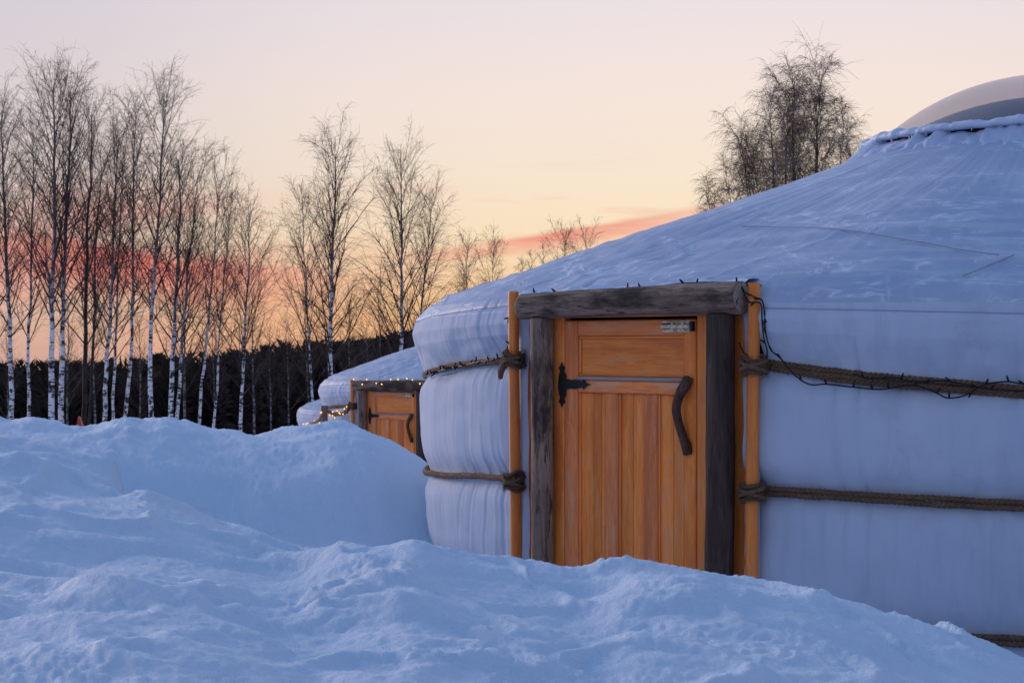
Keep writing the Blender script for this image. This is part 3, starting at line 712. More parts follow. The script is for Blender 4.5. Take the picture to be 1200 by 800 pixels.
# mouldings round the panels
for x0, x1, z0, z1, mt in ((-.468, .239, 1.436, 1.449, 'pine_h'), (-.468, .239, 1.2445, 1.256, 'pine_h')):
    dboard('moulding', x0, x1, z0, z1, 4.081, .010, M[mt], .004)
for x0, x1, z0, z1 in ((-.469, -.457, 1.257, 1.435), (.228, .239, 1.257, 1.435), (-.292, -.2795, .202, 1.156), (-.1925, -.182, .202, 1.156), (-.034, -.0235, .202, 1.156), (.0665, .077, .202, 1.156), (.229, .2395, .202, 1.156), (-.469, -.458, .202, 1.156)):
    dboard('moulding', x0, x1, z0, z1, 4.081, .010, M['pine_v'], .004)
# T hinges with spear ends
def hinge(zc):
    o1 = [(-.022, -.072), (.016, -.072), (.016, .072), (-.022, .072)]
    v = [(-.020, .055), (-.012, .070), (-.024, .088), (-.010, .100), (-.003, .118), (.004, .100), (.018, .088), (.008, .070), (.024, .055), (.024, .025),
         (.040, .030), (.060, .024), (.090, .028), (.120, .022), (.142, .019), (.152, .030), (.164, .014), (.196, .004), (.164, -.008), (.152, -.022), (.142, -.012),
         (.120, -.015), (.090, -.021), (.060, -.018), (.040, -.022), (.024, -.018), (.024, -.055), (.008, -.070), (.018, -.088), (.004, -.100), (-.003, -.118), (-.010, -.100), (-.024, -.088), (-.012, -.070), (-.020, -.055), (-.027, -.02), (-.027, .02)]
    h = obj('hinge', outline_mesh('hinge', v, .007), M['iron'], door, (-.569+.563, -.0065, zc))
hinge(1.197); hinge(.12)
# gnarled branch handle
hp = np.array([(lambda p: (p.x+.563, p.y+4.09, p.z))(on_door(a_, b_, w_)) for a_, b_, w_ in
      ((807, 443, 4.10), (804, 450, 4.118), (798, 459, 4.128), (794, 469, 4.132), (792, 480, 4.132), (794, 492, 4.13), (797.5, 504, 4.128), (801, 514, 4.122), (804, 522, 4.116), (806, 531, 4.10))])
tq = np.linspace(0, len(hp)-1, 46); hpp = np.stack([np.interp(tq, np.arange(len(hp)), hp[:, k]) for k in range(3)], -1)
for _ in range(3): hpp[1:-1] = (hpp[:-2]+2*hpp[1:-1]+hpp[2:])/4
hr = np.interp(tq, [0, 1, 3, 5, 7, 8, 9], [.025, .027, .023, .022, .023, .026, .025])
hme = MB().tube(hpp, hr, 14, noise=.16, seed=5).mesh('handle')
obj('handle', hme, M['branch'], door)
# bolt latch at the top
lt = obj('latch', box_mesh('latch', .200, .006, .056, .002), M['zinc'], door, (.238+.563-.03, -.005, 1.494))
obj('bolt', MB().tube([(-.095, -.016, 0), (.05, -.016, 0), (.088, -.016, 0)], .011, 10).mesh('bolt'), M['zinc'], lt)
obj('staple', box_mesh('staple', .042, .020, .030, .006), M['branch'], lt, (-.070, -.011, .002))
for dx in (-.02, .045): obj('keeper', box_mesh('keeper', .012, .026, .044, .003), M['zinc'], lt, (dx, -.014, 0))
obj('striker', box_mesh('striker', .020, .022, .050, .003), M['iron'], lt, (.095, -.012, 0))

# canvas flaps tucked between the poles and the jambs
for u0, u1, sd_ in ((-.900, -.822, 3), (.612, .695, 7)):
    uu = np.linspace(0, 1, 12); zz2 = np.linspace(-.1, 1.60, 110); U, Zf = np.meshgrid(uu, zz2, indexing='ij')
    inner = U if u0 < 0 else 1-U
    wv = .016*fbm(Zf*2.2, Zf*0+sd_, 3, sd_)*inner
    V = np.stack([u0+(u1-u0)*U + wv*(1 if u0 < 0 else -1), -4.088-.014*np.sin(U*math.pi)-.010*fbm(Zf*3, U*1.5, 3, sd_+1)*inner, Zf], -1).reshape(-1, 3)
    obj('canvas_flap', mesh_np('canvas_flap', V, grid_faces(12, 110)), M['canvas'], yurt)
# door poles with rope lashings
def pole(name, p0, p1, r, seed):
    return log(name, p0, p1, r*1.04, r*.97, M['pole'], yurt, seed, 60, 20, .05, .003)
pole('door_pole', (-.902, -4.115, -.1), (-.876, -4.145, 1.690), .029, 1)
pole('door_pole', (.672, -4.130, -.1), (.714, -4.150, 1.692), .030, 2)
def lashing(x, y, z, seed, pr=.027, sp=.034):
    rg = random.Random(seed); mb = MB()
    for k in range(4):
        zz_ = z - sp*1.1 + k*sp*.72; a = np.linspace(0, 2*np.pi, 26); tl_ = rg.uniform(-.018, .018)
        ro = pr + .011 + .003*(k % 2)
        mb.tube(np.stack([x+ro*np.cos(a), y+ro*np.sin(a), zz_+tl_*np.cos(a)+.004*np.sin(3*a+k)], -1), .0105*rg.uniform(.85, 1.2), 7, noise=.25, seed=seed+k)
    for k in range(2):                                       # crossing turns
        a = np.linspace(0, np.pi*1.2, 16) + 3.0; sg = 1 if k else -1
        mb.tube(np.stack([x+(pr+.026)*np.cos(a), y+(pr+.026)*np.sin(a), z+sg*np.linspace(-.03, .028, 16)], -1), .0105, 7, noise=.25, seed=seed+9)
    ob = obj('lashing', mb.mesh('lashing'), M['rope'], yurt)
    rg2 = np.random.RandomState(seed); n = 1100; f = rg2.uniform(0, 6.28, n); zf = z+rg2.uniform(-.05, .05, n)
    p = np.stack([x+(pr+.025)*np.cos(f), y+(pr+.025)*np.sin(f), zf], -1); d = np.stack([np.cos(f), np.sin(f), 0*f], -1)+rg2.normal(0, .7, (n, 3)); d /= np.linalg.norm(d, axis=1)[:, None]
    sd = np.cross(d, rg2.normal(0, 1, (n, 3))); sd /= np.linalg.norm(sd, axis=1)[:, None]
    Vf = np.stack([p-sd*.001, p+sd*.001, p+d*rg2.uniform(.008, .026, n)[:, None]], 1).reshape(-1, 3)
    fo = obj('fibre', mesh_np('fibre', Vf, None, False, np.arange(3*n).reshape(-1, 3)), M['rope'], ob); fo['kind'] = 'stuff'
lashing(-.882, -4.140, 1.325, 3, .030, .028); lashing(-.892, -4.130, .675, 4, .030, .034)
lashing(.706, -4.146, 1.305, 5, .031, .028); lashing(.690, -4.140, .715, 6, .031, .028)
def torus(c, R_, r, axis='y', n=22):
    a = np.linspace(0, 2*np.pi, n)
    P = np.stack([R_*np.cos(a), 0*a, R_*np.sin(a)], -1) if axis == 'y' else np.stack([0*a, R_*np.cos(a), R_*np.sin(a)], -1)
    return MB().tube(P+np.array(c), r, 8, caps=False)
for c in ((-.825, -4.16, 1.325), (-.832, -4.155, .700)):
    obj('iron_ring', torus(c, .026, .0065).mesh('iron_ring'), M['iron'], yurt)
for c in ((.640, -4.13, 1.312), (.622, -4.125, .722)):
    obj('rope_loop', torus(c, .020, .013, 'x').mesh('rope_loop'), M['rope'], yurt)
    obj('rope_tie', MB().tube([(c[0], c[1]-.01, c[2]), (c[0]+.04, c[1]-.03, c[2]-.012), (c[0]+.085, c[1]-.035, c[2]-.005)], [.014, .017, .014], 8, noise=.3, seed=4).mesh('rope_tie'), M['rope'], yurt)
obj('rope_tail', MB().tube([(-.925, -4.15, 1.32), (-.955, -4.145, 1.30), (-.985, -4.14, 1.262), (-1.0, -4.13, 1.225)], [.02, .022, .018, .013], 8, noise=.3, seed=8).mesh('rope_tail'), M['rope'], yurt)

# ------------------------------------------------------------------ the two yurts further back (same make)
y2 = copy_tree(yurt); y2.location = (1.20, 23.3, -.545); y2.rotation_euler = (0, 0, R(-44)); y2.scale = (.905,)*3
y2['label'] = 'middle yurt with orange door peeking out behind the front yurt'
y3 = copy_tree(yurt); y3.location = (-.35, 33.2, -1.27); y3.rotation_euler = (0, 0, R(-20)); y3.scale = (.905,)*3
y3['label'] = 'farthest yurt, only its rounded canvas edge showing left of the others'

# ------------------------------------------------------------------ snow and ice on the front yurt's crown
def rim(a, r, z):
    n1 = fbm(np.cos(a)*5+r*0, np.sin(a)*5+z*1.5, 4, 71); n2 = fbm(np.cos(a)*16+r*2, np.sin(a)*16+z*3, 3, 72)
    up = sstep(2.84, 2.90, z)
    return r + (.016*n1+.012*n2), z + up*(.020*n1+.014*n2) + (1-up)*.006*n2
prof = [(1.07, 2.860), (1.10, 2.880), (1.135, 2.888), (1.17, 2.882), (1.20, 2.868), (1.212, 2.852), (1.20, 2.840), (1.16, 2.836), (1.08, 2.84)]
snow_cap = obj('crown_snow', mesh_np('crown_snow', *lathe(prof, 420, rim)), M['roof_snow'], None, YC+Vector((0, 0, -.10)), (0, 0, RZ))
tag(snow_cap, 'thick snow rim lying round the dome on top of the front yurt', 'snow')
rgI = random.Random(5)
ice_specs = []
for k in range(26):
    a_ = R(rgI.uniform(-50, 70)); ln = rgI.uniform(.015, .05)
    me = MB().tube([(0, 0, 0), (.001, 0, -ln*.5), (0, 0, -ln)], [.008, .005, .001], 6).mesh('icicle')
    obj('icicle', me, M['ice'], snow_cap, (1.185*math.sin(a_), -1.185*math.cos(a_), 2.842))
# lumps of snow that lie against the ring, leaving dark gaps
def lump_ring(a, r, z):
    g = fbm(np.cos(a)*4.6+3, np.sin(a)*4.6+1, 3, 81); h = sstep(.0, .42, g)
    n = fbm(np.cos(a)*14+r*6, np.sin(a)*14+z*6, 4, 82); f = 1-sstep(1.14, 1.32, r)
    r2 = 1.135 + (r-1.135)*(1+.45*g+.30*n)
    base_ = np.interp(r2, roofR[:8], roofZ[:8])
    return r2, base_ + f*(.034+.062*h) + .010*n - .022*sstep(1.30, 1.40, r)
prof2 = [(1.135, 2.80), (1.155, 2.80), (1.175, 2.803), (1.20, 2.795), (1.22, 2.78), (1.24, 2.770), (1.26, 2.75), (1.28, 2.735), (1.305, 2.70), (1.33, 2.70), (1.36, 2.66), (1.38, 2.66), (1.41, 2.62)]
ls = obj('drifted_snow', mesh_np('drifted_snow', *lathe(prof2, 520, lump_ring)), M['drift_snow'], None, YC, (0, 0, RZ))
tag(ls, 'lumpy snow drifted against the crown ring below the snow rim', 'snow')
# strip of snow caught between roof canvas and lintel
u = np.linspace(-.80, .64, 130); w_ = np.linspace(0, 1, 9); U, Wq = np.meshgrid(u, w_, indexing='ij')
hh = .012+.012*fbm(U*7, U*0+1, 3, 91)
Zs = 1.664 + (U+.8)*.0125 + hh*np.sin(Wq*math.pi)*1.3 + .004*fbm(U*20, Wq*6, 2, 92); Ys = -4.160 + Wq*.16
V = np.stack([U, Ys, Zs+.028*Wq], -1).reshape(-1, 3)
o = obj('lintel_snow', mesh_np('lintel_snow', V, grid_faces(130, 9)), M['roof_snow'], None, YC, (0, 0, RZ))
tag(o, 'thin strip of snow along the top of the log lintel', 'snow')

# ------------------------------------------------------------------ string lights on the front yurt (unlit)
def smooth_path(P, n):
    P = [Vector(p) for p in P]; q = []
    for i in range(len(P)-1):
        a = P[max(i-1, 0)]; b_ = P[i]; c = P[i+1]; d = P[min(i+2, len(P)-1)]
        for k in range(n):
            s = k/n; q.append(.5*((2*b_)+(c-a)*s+(2*a-5*b_+4*c-d)*s*s+(3*b_-a-3*c+d)*s**3))
    q.append(P[-1]); return [tuple(v) for v in q]
def string_lights(label, paths, seed, world=False, lit=False, bulbs=None, cord_r=.0036, every=.10, blen=.030, outdir=None, bulb_r=.0045):
    root = empty('string_lights', YC if not world else (0, 0, 0), RZ if not world else 0)
    tag(root, label, 'string lights', 'string lights on the yurts')
    rg = random.Random(seed)
    for P in paths:
        S = smooth_path(P, 8)
        obj('cord', MB().tube(S, cord_r, 6).mesh('cord'), M['cord'], root)
        acc = rg.uniform(0, every)
        for a, b_ in zip(S[:-1], S[1:]):
            a = Vector(a); b_ = Vector(b_); acc += (b_-a).length
            if acc > every:
                acc -= every*rg.uniform(.6, 1.4)
                d = Vector((rg.gauss(0, .5), -.35+rg.gauss(0, .3), rg.gauss(.25 if outdir is None else outdir, .9))).normalized()
                me = MB().tube([tuple(a), tuple(a+d*blen*.55), tuple(a+d*blen)], [.0045, .0055, .003] if not lit else [.003, .004, .003], 6).mesh('socket')
                obj('socket', me, M['cord'], root)
                if lit:
                    import bmesh
                    me = MB().tube([tuple(a+d*blen*.9), tuple(a+d*blen*1.0), tuple(a+d*(blen+bulb_r)), tuple(a+d*(blen+2*bulb_r))], [bulb_r*.4, bulb_r*.95, bulb_r, bulb_r*.4], 6).mesh('bulb')
                    obj('bulb', me, M['bulb'], root)
    return root
D = on_door
lintop = [D(617, 344, 4.10), D(640, 347, 4.13), D(672, 347, 4.14), D(700, 341, 4.12), D(735, 339, 4.12), D(760, 337, 4.13), D(790, 333, 4.12), D(820, 331, 4.12), D(850, 331, 4.12), D(866, 333, 4.13)]
for p in lintop: p.z = max(p.z, 1.664+(p.x+.8)*.0125+.012)
Wl = lambda x, y: on_wall(x, y, 4.215)
Wr = lambda x, y: on_wall(x, y, 4.185)
right1 = [D(866, 333, 4.13), D(872, 342, 4.16), D(880, 346, 4.185), D(887, 349, 4.180), D(893, 352, 4.16), Wl(896, 366), Wl(897, 388), Wl(903, 409), Wr(915, 420), Wr(930, 438), Wr(948, 450), Wr(969, 450), Wr(996, 453), Wr(1032, 456), Wr(1068, 451), Wr(1095, 459), Wr(1110, 466), Wr(1131, 463), Wr(1152, 451), Wr(1179, 447), Wr(1200, 450), Wr(1230, 452)]
right2 = [D(872, 345, 4.16), D(878, 354, 4.18), D(886, 354, 4.18), D(892, 357, 4.16), Wl(893, 375), Wl(895, 395), Wl(899, 412), Wr(896, 422), D(880, 419, 4.17), D(871, 412, 4.12), D(866, 401, 4.12)]
right3 = [Wr(1000, 438), Wr(1020, 444), Wr(1045, 442), Wr(1066, 446), Wr(1085, 447), Wr(1105, 446), Wr(1130, 450), Wr(1160, 456), Wr(1200, 458)]
string_lights('unlit black string lights draped over the lintel and right rope', [lintop, right1, right2, right3], 4)
left1 = [on_wall(498, 441, 4.19), on_wall(508, 438, 4.18), on_wall(520, 433, 4.175), on_wall(540, 429, 4.175), on_wall(560, 424, 4.175), on_wall(580, 421, 4.17), on_wall(592, 417, 4.16), D(598, 410, 4.15), D(597, 392, 4.15), D(598, 372, 4.15), D(598, 358, 4.15)]
string_lights('unlit black string lights on the short rope left of the front door', [left1], 9, every=.055, blen=.035, outdir=.4)

# ------------------------------------------------------------------ lit lights and the post by the middle yurt
def at(x, y, Yd): return Vector(((x-CX)/F*Yd, Yd, CAMZ+(HY-y)/F*Yd))
p2 = [at(411, 448, 20.9), at(420, 447, 20.8), at(432, 447, 20.7), at(440, 450, 20.55), at(447, 448, 20.5), at(458, 446, 20.4), at(468, 448, 20.3), at(476, 446, 20.2), at(490, 446, 20.1), at(500, 447, 20.0)]
string_lights('warm glowing string lights along the lintel of the middle yurt', [p2], 12, True, True, every=.13, blen=.03, bulb_r=.0075)
pA = [at(411, 474, 21.2), at(403, 482, 21.3), at(395, 484, 21.5), at(388, 483, 21.7), at(383, 482, 21.8), at(380, 479, 21.9)]
pB = [at(411, 480, 21.2), at(404, 485, 21.3), at(395, 487, 21.5), at(386, 484, 21.7)]
string_lights('warm glowing string lights wound on rope left of the middle yurt door', [pA, pB], 13, True, True, every=.10, blen=.03, bulb_r=.0075)
pC = [at(379, 482, 21.6), at(377, 488, 22), at(374, 493, 22.5), at(368, 496, 23), at(362, 498, 23.5), at(356, 499, 24)]
string_lights('warm glowing string lights running down left from the short post', [pC], 14, True, True, every=.09, blen=.025, bulb_r=.0075)
root = empty('wooden_post', at(382, 560, 21.75)); tag(root, 'short grey wooden post between the two back yurts', 'post')
b0 = root.location; top = at(380, 475, 21.75)
log('shaft', (0, 0, 0), tuple(top-b0), .048, .043, M['log'], root, 17, 24, 16)
hr_ = at(392, 484, 21.6)-b0
P = smooth_path([at(411, 477, 21.2)-b0, at(402, 484, 21.35)-b0, at(392, 485, 21.6)-b0, at(384, 482, 21.72)-b0, at(379, 484, 21.68)-b0, at(374, 492, 22)-b0, at(366, 496, 23)-b0, at(356, 500, 24)-b0], 6)
obj('rope', MB().tube(P, .024, 8, noise=.2, seed=3).mesh('rope'), M['rope_light'], root)
# red wedge showing over the bank
root = empty('red_marker', at(94, 520, 15.5)); tag(root, 'small red pointed marker peeking over the snow bank by the birches', 'marker')
b0 = root.location
mk = MB(); w0 = .045; top = at(92, 487, 15.5)-b0; bz = at(94, 498, 15.5).z-b0.z
Vm = np.array([(-.035, -w0, bz-.1), (.055, -w0, bz-.1), (.055, w0, bz-.1), (-.035, w0, bz-.1), (-.018, -.02, top.z-.02), (.0, -.02, top.z-.012), (.0, .02, top.z-.012), (-.018, .02, top.z-.02), (-.016, 0, top.z)])
mk.add(Vm, [(0, 1, 5, 4), (1, 2, 6, 5), (2, 3, 7, 6), (3, 0, 4, 7), (3, 2, 1, 0)], [(4, 5, 8), (5, 6, 8), (6, 7, 8), (7, 4, 8)])
obj('cone', mk.mesh('cone', False), M['red'], root)
obj('stake', MB().tube([(0, 0, -.4), (.004, 0, 0), (.0, 0, bz-.05)], [.02, .02, .018], 8).mesh('stake'), M['red'], root)

# ------------------------------------------------------------------ birches
def grow(seed, H, r0, lean=(0, 0), cb=.30, spread=.20, nb=46, droop=.22, up=(36, 60), wig=.012, dens=1.0, tip=.0030, stems=None, twl=(.25, .55), weep=0.0):
    rg = np.random.RandomState(seed)
    trunk = MB(); p0s = []; p1s = []; ra_ = []; rb_ = []
    stems = stems or [(0, 0, lean[0], lean[1], 1.0, 1.0)]
    l2 = []
    for (bx, by, lx, ly, hs, rs) in stems:
        h = H*hs; n = 22; t_ = np.linspace(0, 1, n)
        wx_ = wig*h*(np.cumsum(rg.normal(0, .35, n))*.5 - 0); wy_ = wig*h*np.cumsum(rg.normal(0, .35, n))*.5
        wx_ -= wx_[0]; wy_ -= wy_[0]
        P = np.stack([bx+lx*t_**1.15+wx_, by+ly*t_**1.15+wy_, h*t_], -1)
        rad = r0*rs*(.10+.90*(1-t_)**.85) ; rad[0] *= 1.25
        rad = np.maximum(rad, .007)
        trunk.tube(P, rad, 9, noise=.05, seed=seed)
        k = int(nb*hs)
        for i in range(k):
            tb = cb + (1-cb)*((i+rg.uniform(0, 1))/k)**.92; tb = min(tb, .985)
            j = tb*(n-1); j0 = int(j); pos = P[j0]+(P[min(j0+1, n-1)]-P[j0])*(j-j0)
            rt = np.interp(tb, t_, rad)
            rel_ = (tb-cb)/(1-cb)
            Lb = spread*h*(.45+.75*(1-rel_)**.8)*rg.uniform(.6, 1.2)*(1 if rel_ > .08 else .8)
            Lb = max(Lb, .35)
            azm = i*2.4+rg.uniform(-.6, .6); e = np.radians(rg.uniform(*up) + 14*rel_)
            d = np.array([np.cos(azm)*np.cos(e), np.sin(azm)*np.cos(e), np.sin(e)])
            m_ = 8; st = Lb/m_; q = pos.copy(); rbr = min(rt*.36, .007+.0085*Lb)
            for s in range(m_):
                f = s/m_
                d = d + np.array([0, 0, .09*(1-f) - droop*f*f*.9]) + rg.normal(0, .07, 3); d /= np.linalg.norm(d)
                q2 = q + d*st; r_a = rbr*(1-f)**.8+tip*1.1; r_b = rbr*(1-(s+1)/m_)**.8+tip*1.05
                p0s.append(q); p1s.append(q2); ra_.append(r_a); rb_.append(r_b)
                # second order
                nsub = 1 + (rg.uniform() < .75*dens) + (rg.uniform() < .35*dens) if s > 0 else (rg.uniform() < .5)
                for _ in range(int(nsub)):
                    l2.append((q+(q2-q)*rg.uniform(), d.copy(), Lb*(.16+.30*(1-f))*rg.uniform(.6, 1.3)+.12, r_b*.6))
                q = q2
    # vectorised second and third order
    if l2:
        q = np.array([a[0] for a in l2]); d = np.array([a[1] for a in l2]); Lb = np.array([a[2] for a in l2]); rb2 = np.minimum(np.array([a[3] for a in l2])+tip*.5, .010)
        n = len(q); d = d + rg.normal(0, .52, (n, 3)); d /= np.linalg.norm(d, axis=1)[:, None]
        P0 = [np.array(p0s)]; P1 = [np.array(p1s)]; RA = [np.array(ra_)]; RB = [np.array(rb_)]
        m_ = 4; tw = []
        for s in range(m_):
            f = s/m_; d = d + np.array([0, 0, .08-(.30*droop+weep)*(f+.2)*1.2]) + rg.normal(0, .12, (n, 3)); d /= np.linalg.norm(d, axis=1)[:, None]
            q2 = q + d*(Lb/m_)[:, None]; P0.append(q); P1.append(q2); RA.append(np.maximum(rb2*(1-f), tip)); RB.append(np.maximum(rb2*(1-f-.25), tip*.9))
            nt3 = 2 if s < 3 else 3
            for _ in range(nt3):
                keep = rg.uniform(size=n) < dens*.82
                u_ = rg.uniform(size=(n, 1)); tw.append((np.where(keep)[0], (q+(q2-q)*u_)[keep], d[keep], Lb[keep]))
            q = q2
        q = np.concatenate([a[1] for a in tw]); d = np.concatenate([a[2] for a in tw]); Lb = np.concatenate([a[3] for a in tw]); n = len(q)
        d = d + rg.normal(0, .55, (n, 3)); d /= np.linalg.norm(d, axis=1)[:, None]
        ln = rg.uniform(twl[0], twl[1], n)*np.clip(Lb*1.2, .35, 1.1)
        for s in range(2):
            d = d + np.array([0, 0, -.10-weep*1.6]) + rg.normal(0, .15, (n, 3)); d /= np.linalg.norm(d, axis=1)[:, None]
            q2 = q + d*(ln/2)[:, None]; P0.append(q); P1.append(q2); RA.append(np.full(n, tip*(1 if s == 0 else .8))); RB.append(np.full(n, tip*(.8 if s == 0 else .5))); q = q2
        V, Q = prisms(np.concatenate(P0), np.concatenate(P1), np.concatenate(RA), np.concatenate(RB))
    return trunk.mesh('trunk'), mesh_np('crown', V, Q, True)
GB = 'birches in the bare stand'
def zfit(cm, H, q=99.97):
    c = np.empty(len(cm.vertices)*3, dtype=np.float32); cm.vertices.foreach_get('co', c); return H/float(np.percentile(c[2::3], q))
def plant(label, x, Yd, tm, cm, bark, twig, cat='tree', name='birch_tree', rz=0, scale=1, group=GB, sx=1, zb=None):
    xw = (x-CX)/F*Yd; zb = ground_z(xw, Yd)-.15 if zb is None else zb
    root = empty(name, (xw, Yd, zb), rz); tag(root, label, cat, group)
    root.scale = (scale*sx, scale*sx, scale)
    obj('trunk', tm, bark, root); obj('crown', cm, twig, root); return root
# (foot column, top column, top row, distance, trunk width px, seed, crown base, spread, branches, label)
spec = [
 (19, 10, 84, 47, 7.0, 1, .36, .17, 46, 'slender birch with white spotted trunk at the far left edge of the stand'),
 (36, 40, 112, 50, 5.0, 2, .34, .17, 40, 'thinner birch just right of the leftmost white trunk'),
 (61, 74, 46, 46, 8.5, 3, .34, .19, 60, 'tallest birch of the stand, left stem of the twin white trunks'),
 (70, 88, 60, 47.5, 8.0, 4, .36, .17, 52, 'tall birch forming the right stem of the twin white trunks'),
 (93, 108, 82, 52, 7.0, 5, .30, .19, 50, 'dark-barked birch leaning right beside the tall twin trunks'),
 (121, 132, 97, 47, 7.0, 6, .34, .18, 48, 'bright white birch whose trunk pairs closely with a thinner one'),
 (130, 150, 150, 48.5, 4.5, 7, .36, .18, 36, 'thin birch hugging the right side of a bright white trunk'),
 (148, 160, 90, 51, 5.5, 8, .38, .15, 46, 'slim straight birch left of the tall full-crowned one'),
 (177, 191, 63, 46, 7.0, 9, .38, .18, 58, 'tall full-crowned birch in the middle of the left stand'),
 (196, 211, 150, 47, 7.5, 10, .32, .18, 42, 'forked-foot birch, left stem of the V shaped pair'),
 (203, 240, 157, 48, 5.5, 11, .34, .20, 42, 'strongly leaning birch, right stem of the V shaped pair'),
 (231, 263, 172, 50, 4.5, 12, .34, .18, 40, 'thin leaning birch right of the V shaped pair'),
 (243, 268, 215, 52, 3.6, 13, .36, .17, 34, 'very thin leaning birch next to the lone birch'),
 (280, 301, 205, 46, 5.5, 14, .30, .21, 46, 'lone birch at the right end of the left stand'),
 (389, 394, 121, 45, 8.0, 15, .26, .20, 62, 'big birch with spotted white trunk above the middle yurt roof'),
 (374, 358, 205, 49, 4.0, 16, .30, .21, 40, 'thin birch just left of the big birch above the middle yurt'),
 (465, 470, 141, 47, 7.0, 17, .26, .21, 58, 'wide-crowned birch close left of the front yurt roof edge'),
 (478, 503, 195, 49, 5.0, 18, .28, .20, 44, 'shorter birch leaning right against the front yurt roof edge'),
 (-12, -4, 100, 48, 6.0, 19, .34, .19, 46, 'birch cut off by the left border of the picture'),
 (104, 120, 130, 55, 4.5, 20, .32, .18, 38, 'dim slender birch behind the bright paired white trunks'),
]
made = {}
dark = {5, 20}
for (xf, xt, yt, Yd, w, sd, cb, spd, nb, lab) in spec:
    xw = (xf-CX)/F*Yd; zb = ground_z(xw, Yd)-.15
    H = CAMZ+(HY-yt)/F*Yd - zb; lx = (xt-xf)/F*Yd
    tm, cm = grow(sd, H, w*1.12/F*Yd/2, (lx, random.Random(sd).uniform(-.5, .5)), cb+.07, spd*1.30, int(nb*.80), dens=.46, twl=(.3, .62), tip=.0028)
    plant(lab, xf, Yd, tm, cm, M['bark_dark'] if sd in dark else M['bark'], M['twig'], zb=zb, scale=zfit(cm, H))
    made[sd] = (tm, cm, H)
# small trees seen over the roof
sm = [(548, 545, 263, 62, 3.2, 'left one of the two small bare trees over the roof edge'), (571, 575, 256, 60, 3.2, 'right one of the two small bare trees over the roof edge'),
      (664, 663, 252, 64, 3.0, 'left stem of the bushy tree pair rising over the yurt roof'), (680, 685, 250, 63, 3.0, 'right stem of the bushy tree pair rising over the yurt roof'),
      (612, 611, 298, 70, 2.4, 'stubby sapling, leftmost between the small tree groups'), (622, 622, 290, 72, 2.4, 'stubby sapling in the middle between the small tree groups'), (640, 640, 280, 70, 2.4, 'stubby sapling nearest the bushy tree pair')]
smesh = {}
for i, (xf, xt, yt, Yd, w, lab) in enumerate(sm):
    zb = -3.6; H = CAMZ+(HY-yt)/F*Yd-zb
    tm, cm = grow(100+i, H, w/F*Yd/2, ((xt-xf)/F*Yd, 0), .38, .21 if i < 4 else .10, 36 if i < 4 else 20, dens=.45)
    plant(lab, xf, Yd, tm, cm, M['bark_dark'], M['twig'], zb=zb, scale=zfit(cm, H), name='bare_tree', group='small bare trees over the roof')
# weeping multi-stemmed birch behind the dome
Yd = 40; k = Yd/F
stems = [(-.4, .1, -1.35, .0, .76, .5), (-.5, .0, -1.60, -.4, .58, .45), (-.3, .1, -1.0, .3, .80, .55), (.4, .1, 1.45, -.4, .76, .5), (.0, .2, -.20, -.5, .94, .6), (.2, -.2, 1.25, .1, .80, .6), (-.1, .2, -.95, .6, .84, .6), (.3, 0, 1.5, .5, .74, .5), (-.1, 0, -.35, .2, .97, 1.0), (.25, .1, .10, -.2, 1.0, 1.0), (.05, -.1, -.05, .3, .99, .9), (-.35, .1, -1.15, -.2, .86, .7), (.4, 0, .85, .3, .90, .7), (-.5, 0, -1.75, .2, .62, .55), (.55, .1, 1.75, -.2, .68, .55), (.1, .2, .45, .5, .95, .8), (-.2, -.2, -.75, -.5, .93, .8), (-.6, .1, -1.5, .5, .72, .5)]
zb = -2.2; H = CAMZ+(HY-76)*k-zb
tm, cm = grow(77, H, .062, stems=stems, cb=.24, spread=.19, nb=27, droop=.34, up=(40, 66), dens=.88, twl=(.5, 1.0), weep=.20, tip=.0030, wig=.015)
plant('multi-stemmed weeping birch with frosted twigs rising behind the front yurt', 938, Yd, tm, cm, M['bark_dark'], M['frost_twig'], zb=zb, group=None, scale=zfit(cm, H, 99.5))
# background birches between the stand and the dark wood
rg = random.Random(21)
bgm = [grow(200+i, 9.0, .075, (rg.uniform(-.5, .5), 0), .45, .20, 24, dens=.30) for i in range(4)]
bgs = [8, 80, 112, 163, 218, 252, 298, 318, 340, 362, 408, 430, 447, 492]
ordw = ['first', 'second', 'third', 'fourth', 'fifth', 'sixth', 'seventh', 'eighth', 'ninth', 'tenth', 'eleventh', 'twelfth', 'thirteenth', 'fourteenth', 'fifteenth', 'sixteenth', 'seventeenth', 'eighteenth', 'nineteenth', 'twentieth']
for i, x in enumerate(bgs):
    tm, cm = bgm[i % 4]; Yd = rg.uniform(62, 84); xw = (x-CX)/F*Yd; zb = ground_z(xw, Yd)-.2
    H = CAMZ+(HY-rg.uniform(320, 395))/F*Yd - zb
    plant('thin pale background birch in the dark wood, %s of its kind from the left' % ordw[i], x, Yd, tm, cm, M['bark_dim'], M['twig'], zb=zb, rz=rg.uniform(0, 6.28), scale=H/9.0, group='thin background birches')

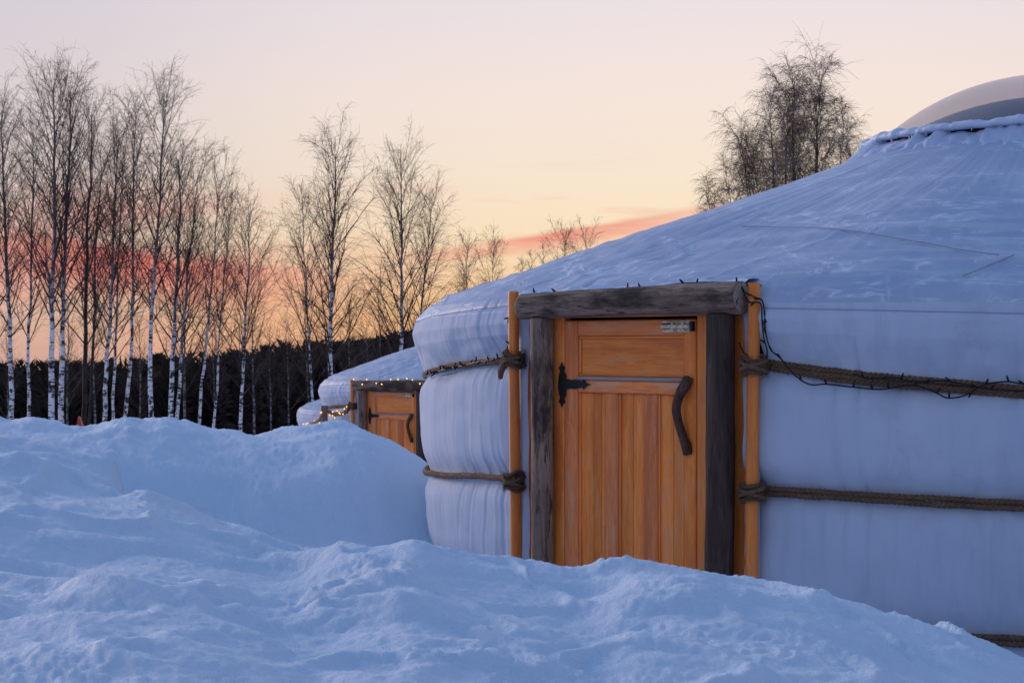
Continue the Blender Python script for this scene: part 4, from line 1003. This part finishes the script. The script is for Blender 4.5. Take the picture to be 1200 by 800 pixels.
# ------------------------------------------------------------------ dark wood and hill beyond
hx = np.linspace(-260, 260, 140); hy = np.linspace(120, 420, 60); A, B = np.meshgrid(hx, hy, indexing='ij')
ridge = np.interp(A/B*F+CX, [-900, 0, 150, 300, 480, 700, 1500], [-12, -12, -11, -6.5, -6.0, -6.5, -8])
HZ = -9.5 + (ridge+9.5)*sstep(120, 230, B)*(1-sstep(300, 420, B)) - 1.5*sstep(300, 420, B) + .6*fbm(A*.03, B*.03, 3, 15)
V = np.stack([A, B, HZ], -1).reshape(-1, 3)
o = obj('hill', mesh_np('hill', V, grid_faces(140, 60)), M['spruce']); tag(o, 'low wooded hill beyond the birches', None, kind='structure')
rg = np.random.RandomState(3)
def spruces(n, spec_fn):
    VV = []; 
    for i in range(n):
        x, y, z, h = spec_fn(i); nb_ = 190; t_ = rg.uniform(0, 1, nb_)**.85; a = rg.uniform(0, 6.28, nb_); kind_ = rg.uniform() < .55; L_ = (h*.17*(1-t_)**.8 if not kind_ else h*.34*np.sqrt(np.clip(t_*(1-t_), 0, 1)))*rg.uniform(.55, 1.2, nb_)+.12
        zc = z + h*(.04+.95*t_); c, s = np.cos(a), np.sin(a)
        w = L_*rg.uniform(.10, .22, nb_)*(.35 if kind_ else 1)
        p = np.stack([x+0*a, y+0*a, zc], -1); tip_ = np.stack([x+L_*c, y+L_*s, zc-L_*(rg.uniform(-.5, .55, nb_) if not kind_ else rg.uniform(-1.3, -.3, nb_))], -1)
        e1 = np.stack([x-w*s, y+w*c, zc+.05*h*rg.uniform(-.2, .6, nb_)], -1); e2 = np.stack([x+w*s, y-w*c, zc-.03*h], -1)
        VV.append(np.stack([e1, e2, tip_], 1).reshape(-1, 3))
        # spire
        VV.append(np.array([(x-.06, y, z+h*.85), (x+.06, y, z+h*.85), (x+rg.normal(0, .05), y, z+h*(1.06 if not kind_ else 1.0))]))
        VV.append(np.array([(x-.12, y, z-.5), (x+.12, y, z-.5), (x, y, z+h*.5)]))
    V = np.vstack(VV); return mesh_np('wood', V, None, False, np.arange(len(V)).reshape(-1, 3))
def topy(x): return np.interp(x, [-600, 0, 60, 120, 180, 240, 300, 350, 420, 480, 560, 700, 1400], [428, 426, 423, 420, 417, 414, 408, 401, 396, 388, 392, 396, 400])
def spec_fn(i):
    band_ = i % 5
    y = [88, 100, 118, 150, 215][band_] + rg.uniform(-6, 8); x = rg.uniform(-260, 900)
    xw = (x-CX)/F*y; j = [20, 14, 9, 3, 0][band_] + rg.uniform(-2, 9)*(1 if rg.uniform() > .25 else -.7)
    ztop = CAMZ+(HY-topy(x)-j)/F*y
    zb = min(ground_z(xw, y) if y < 120 else -9.5, ztop-4.0); return xw, y, zb, max(ztop-zb, 3)
o = obj('conifer_wood', spruces(1150, spec_fn), M['spruce']); tag(o, 'dark conifer wood stretching along the horizon behind the birches', 'wood', kind='stuff')
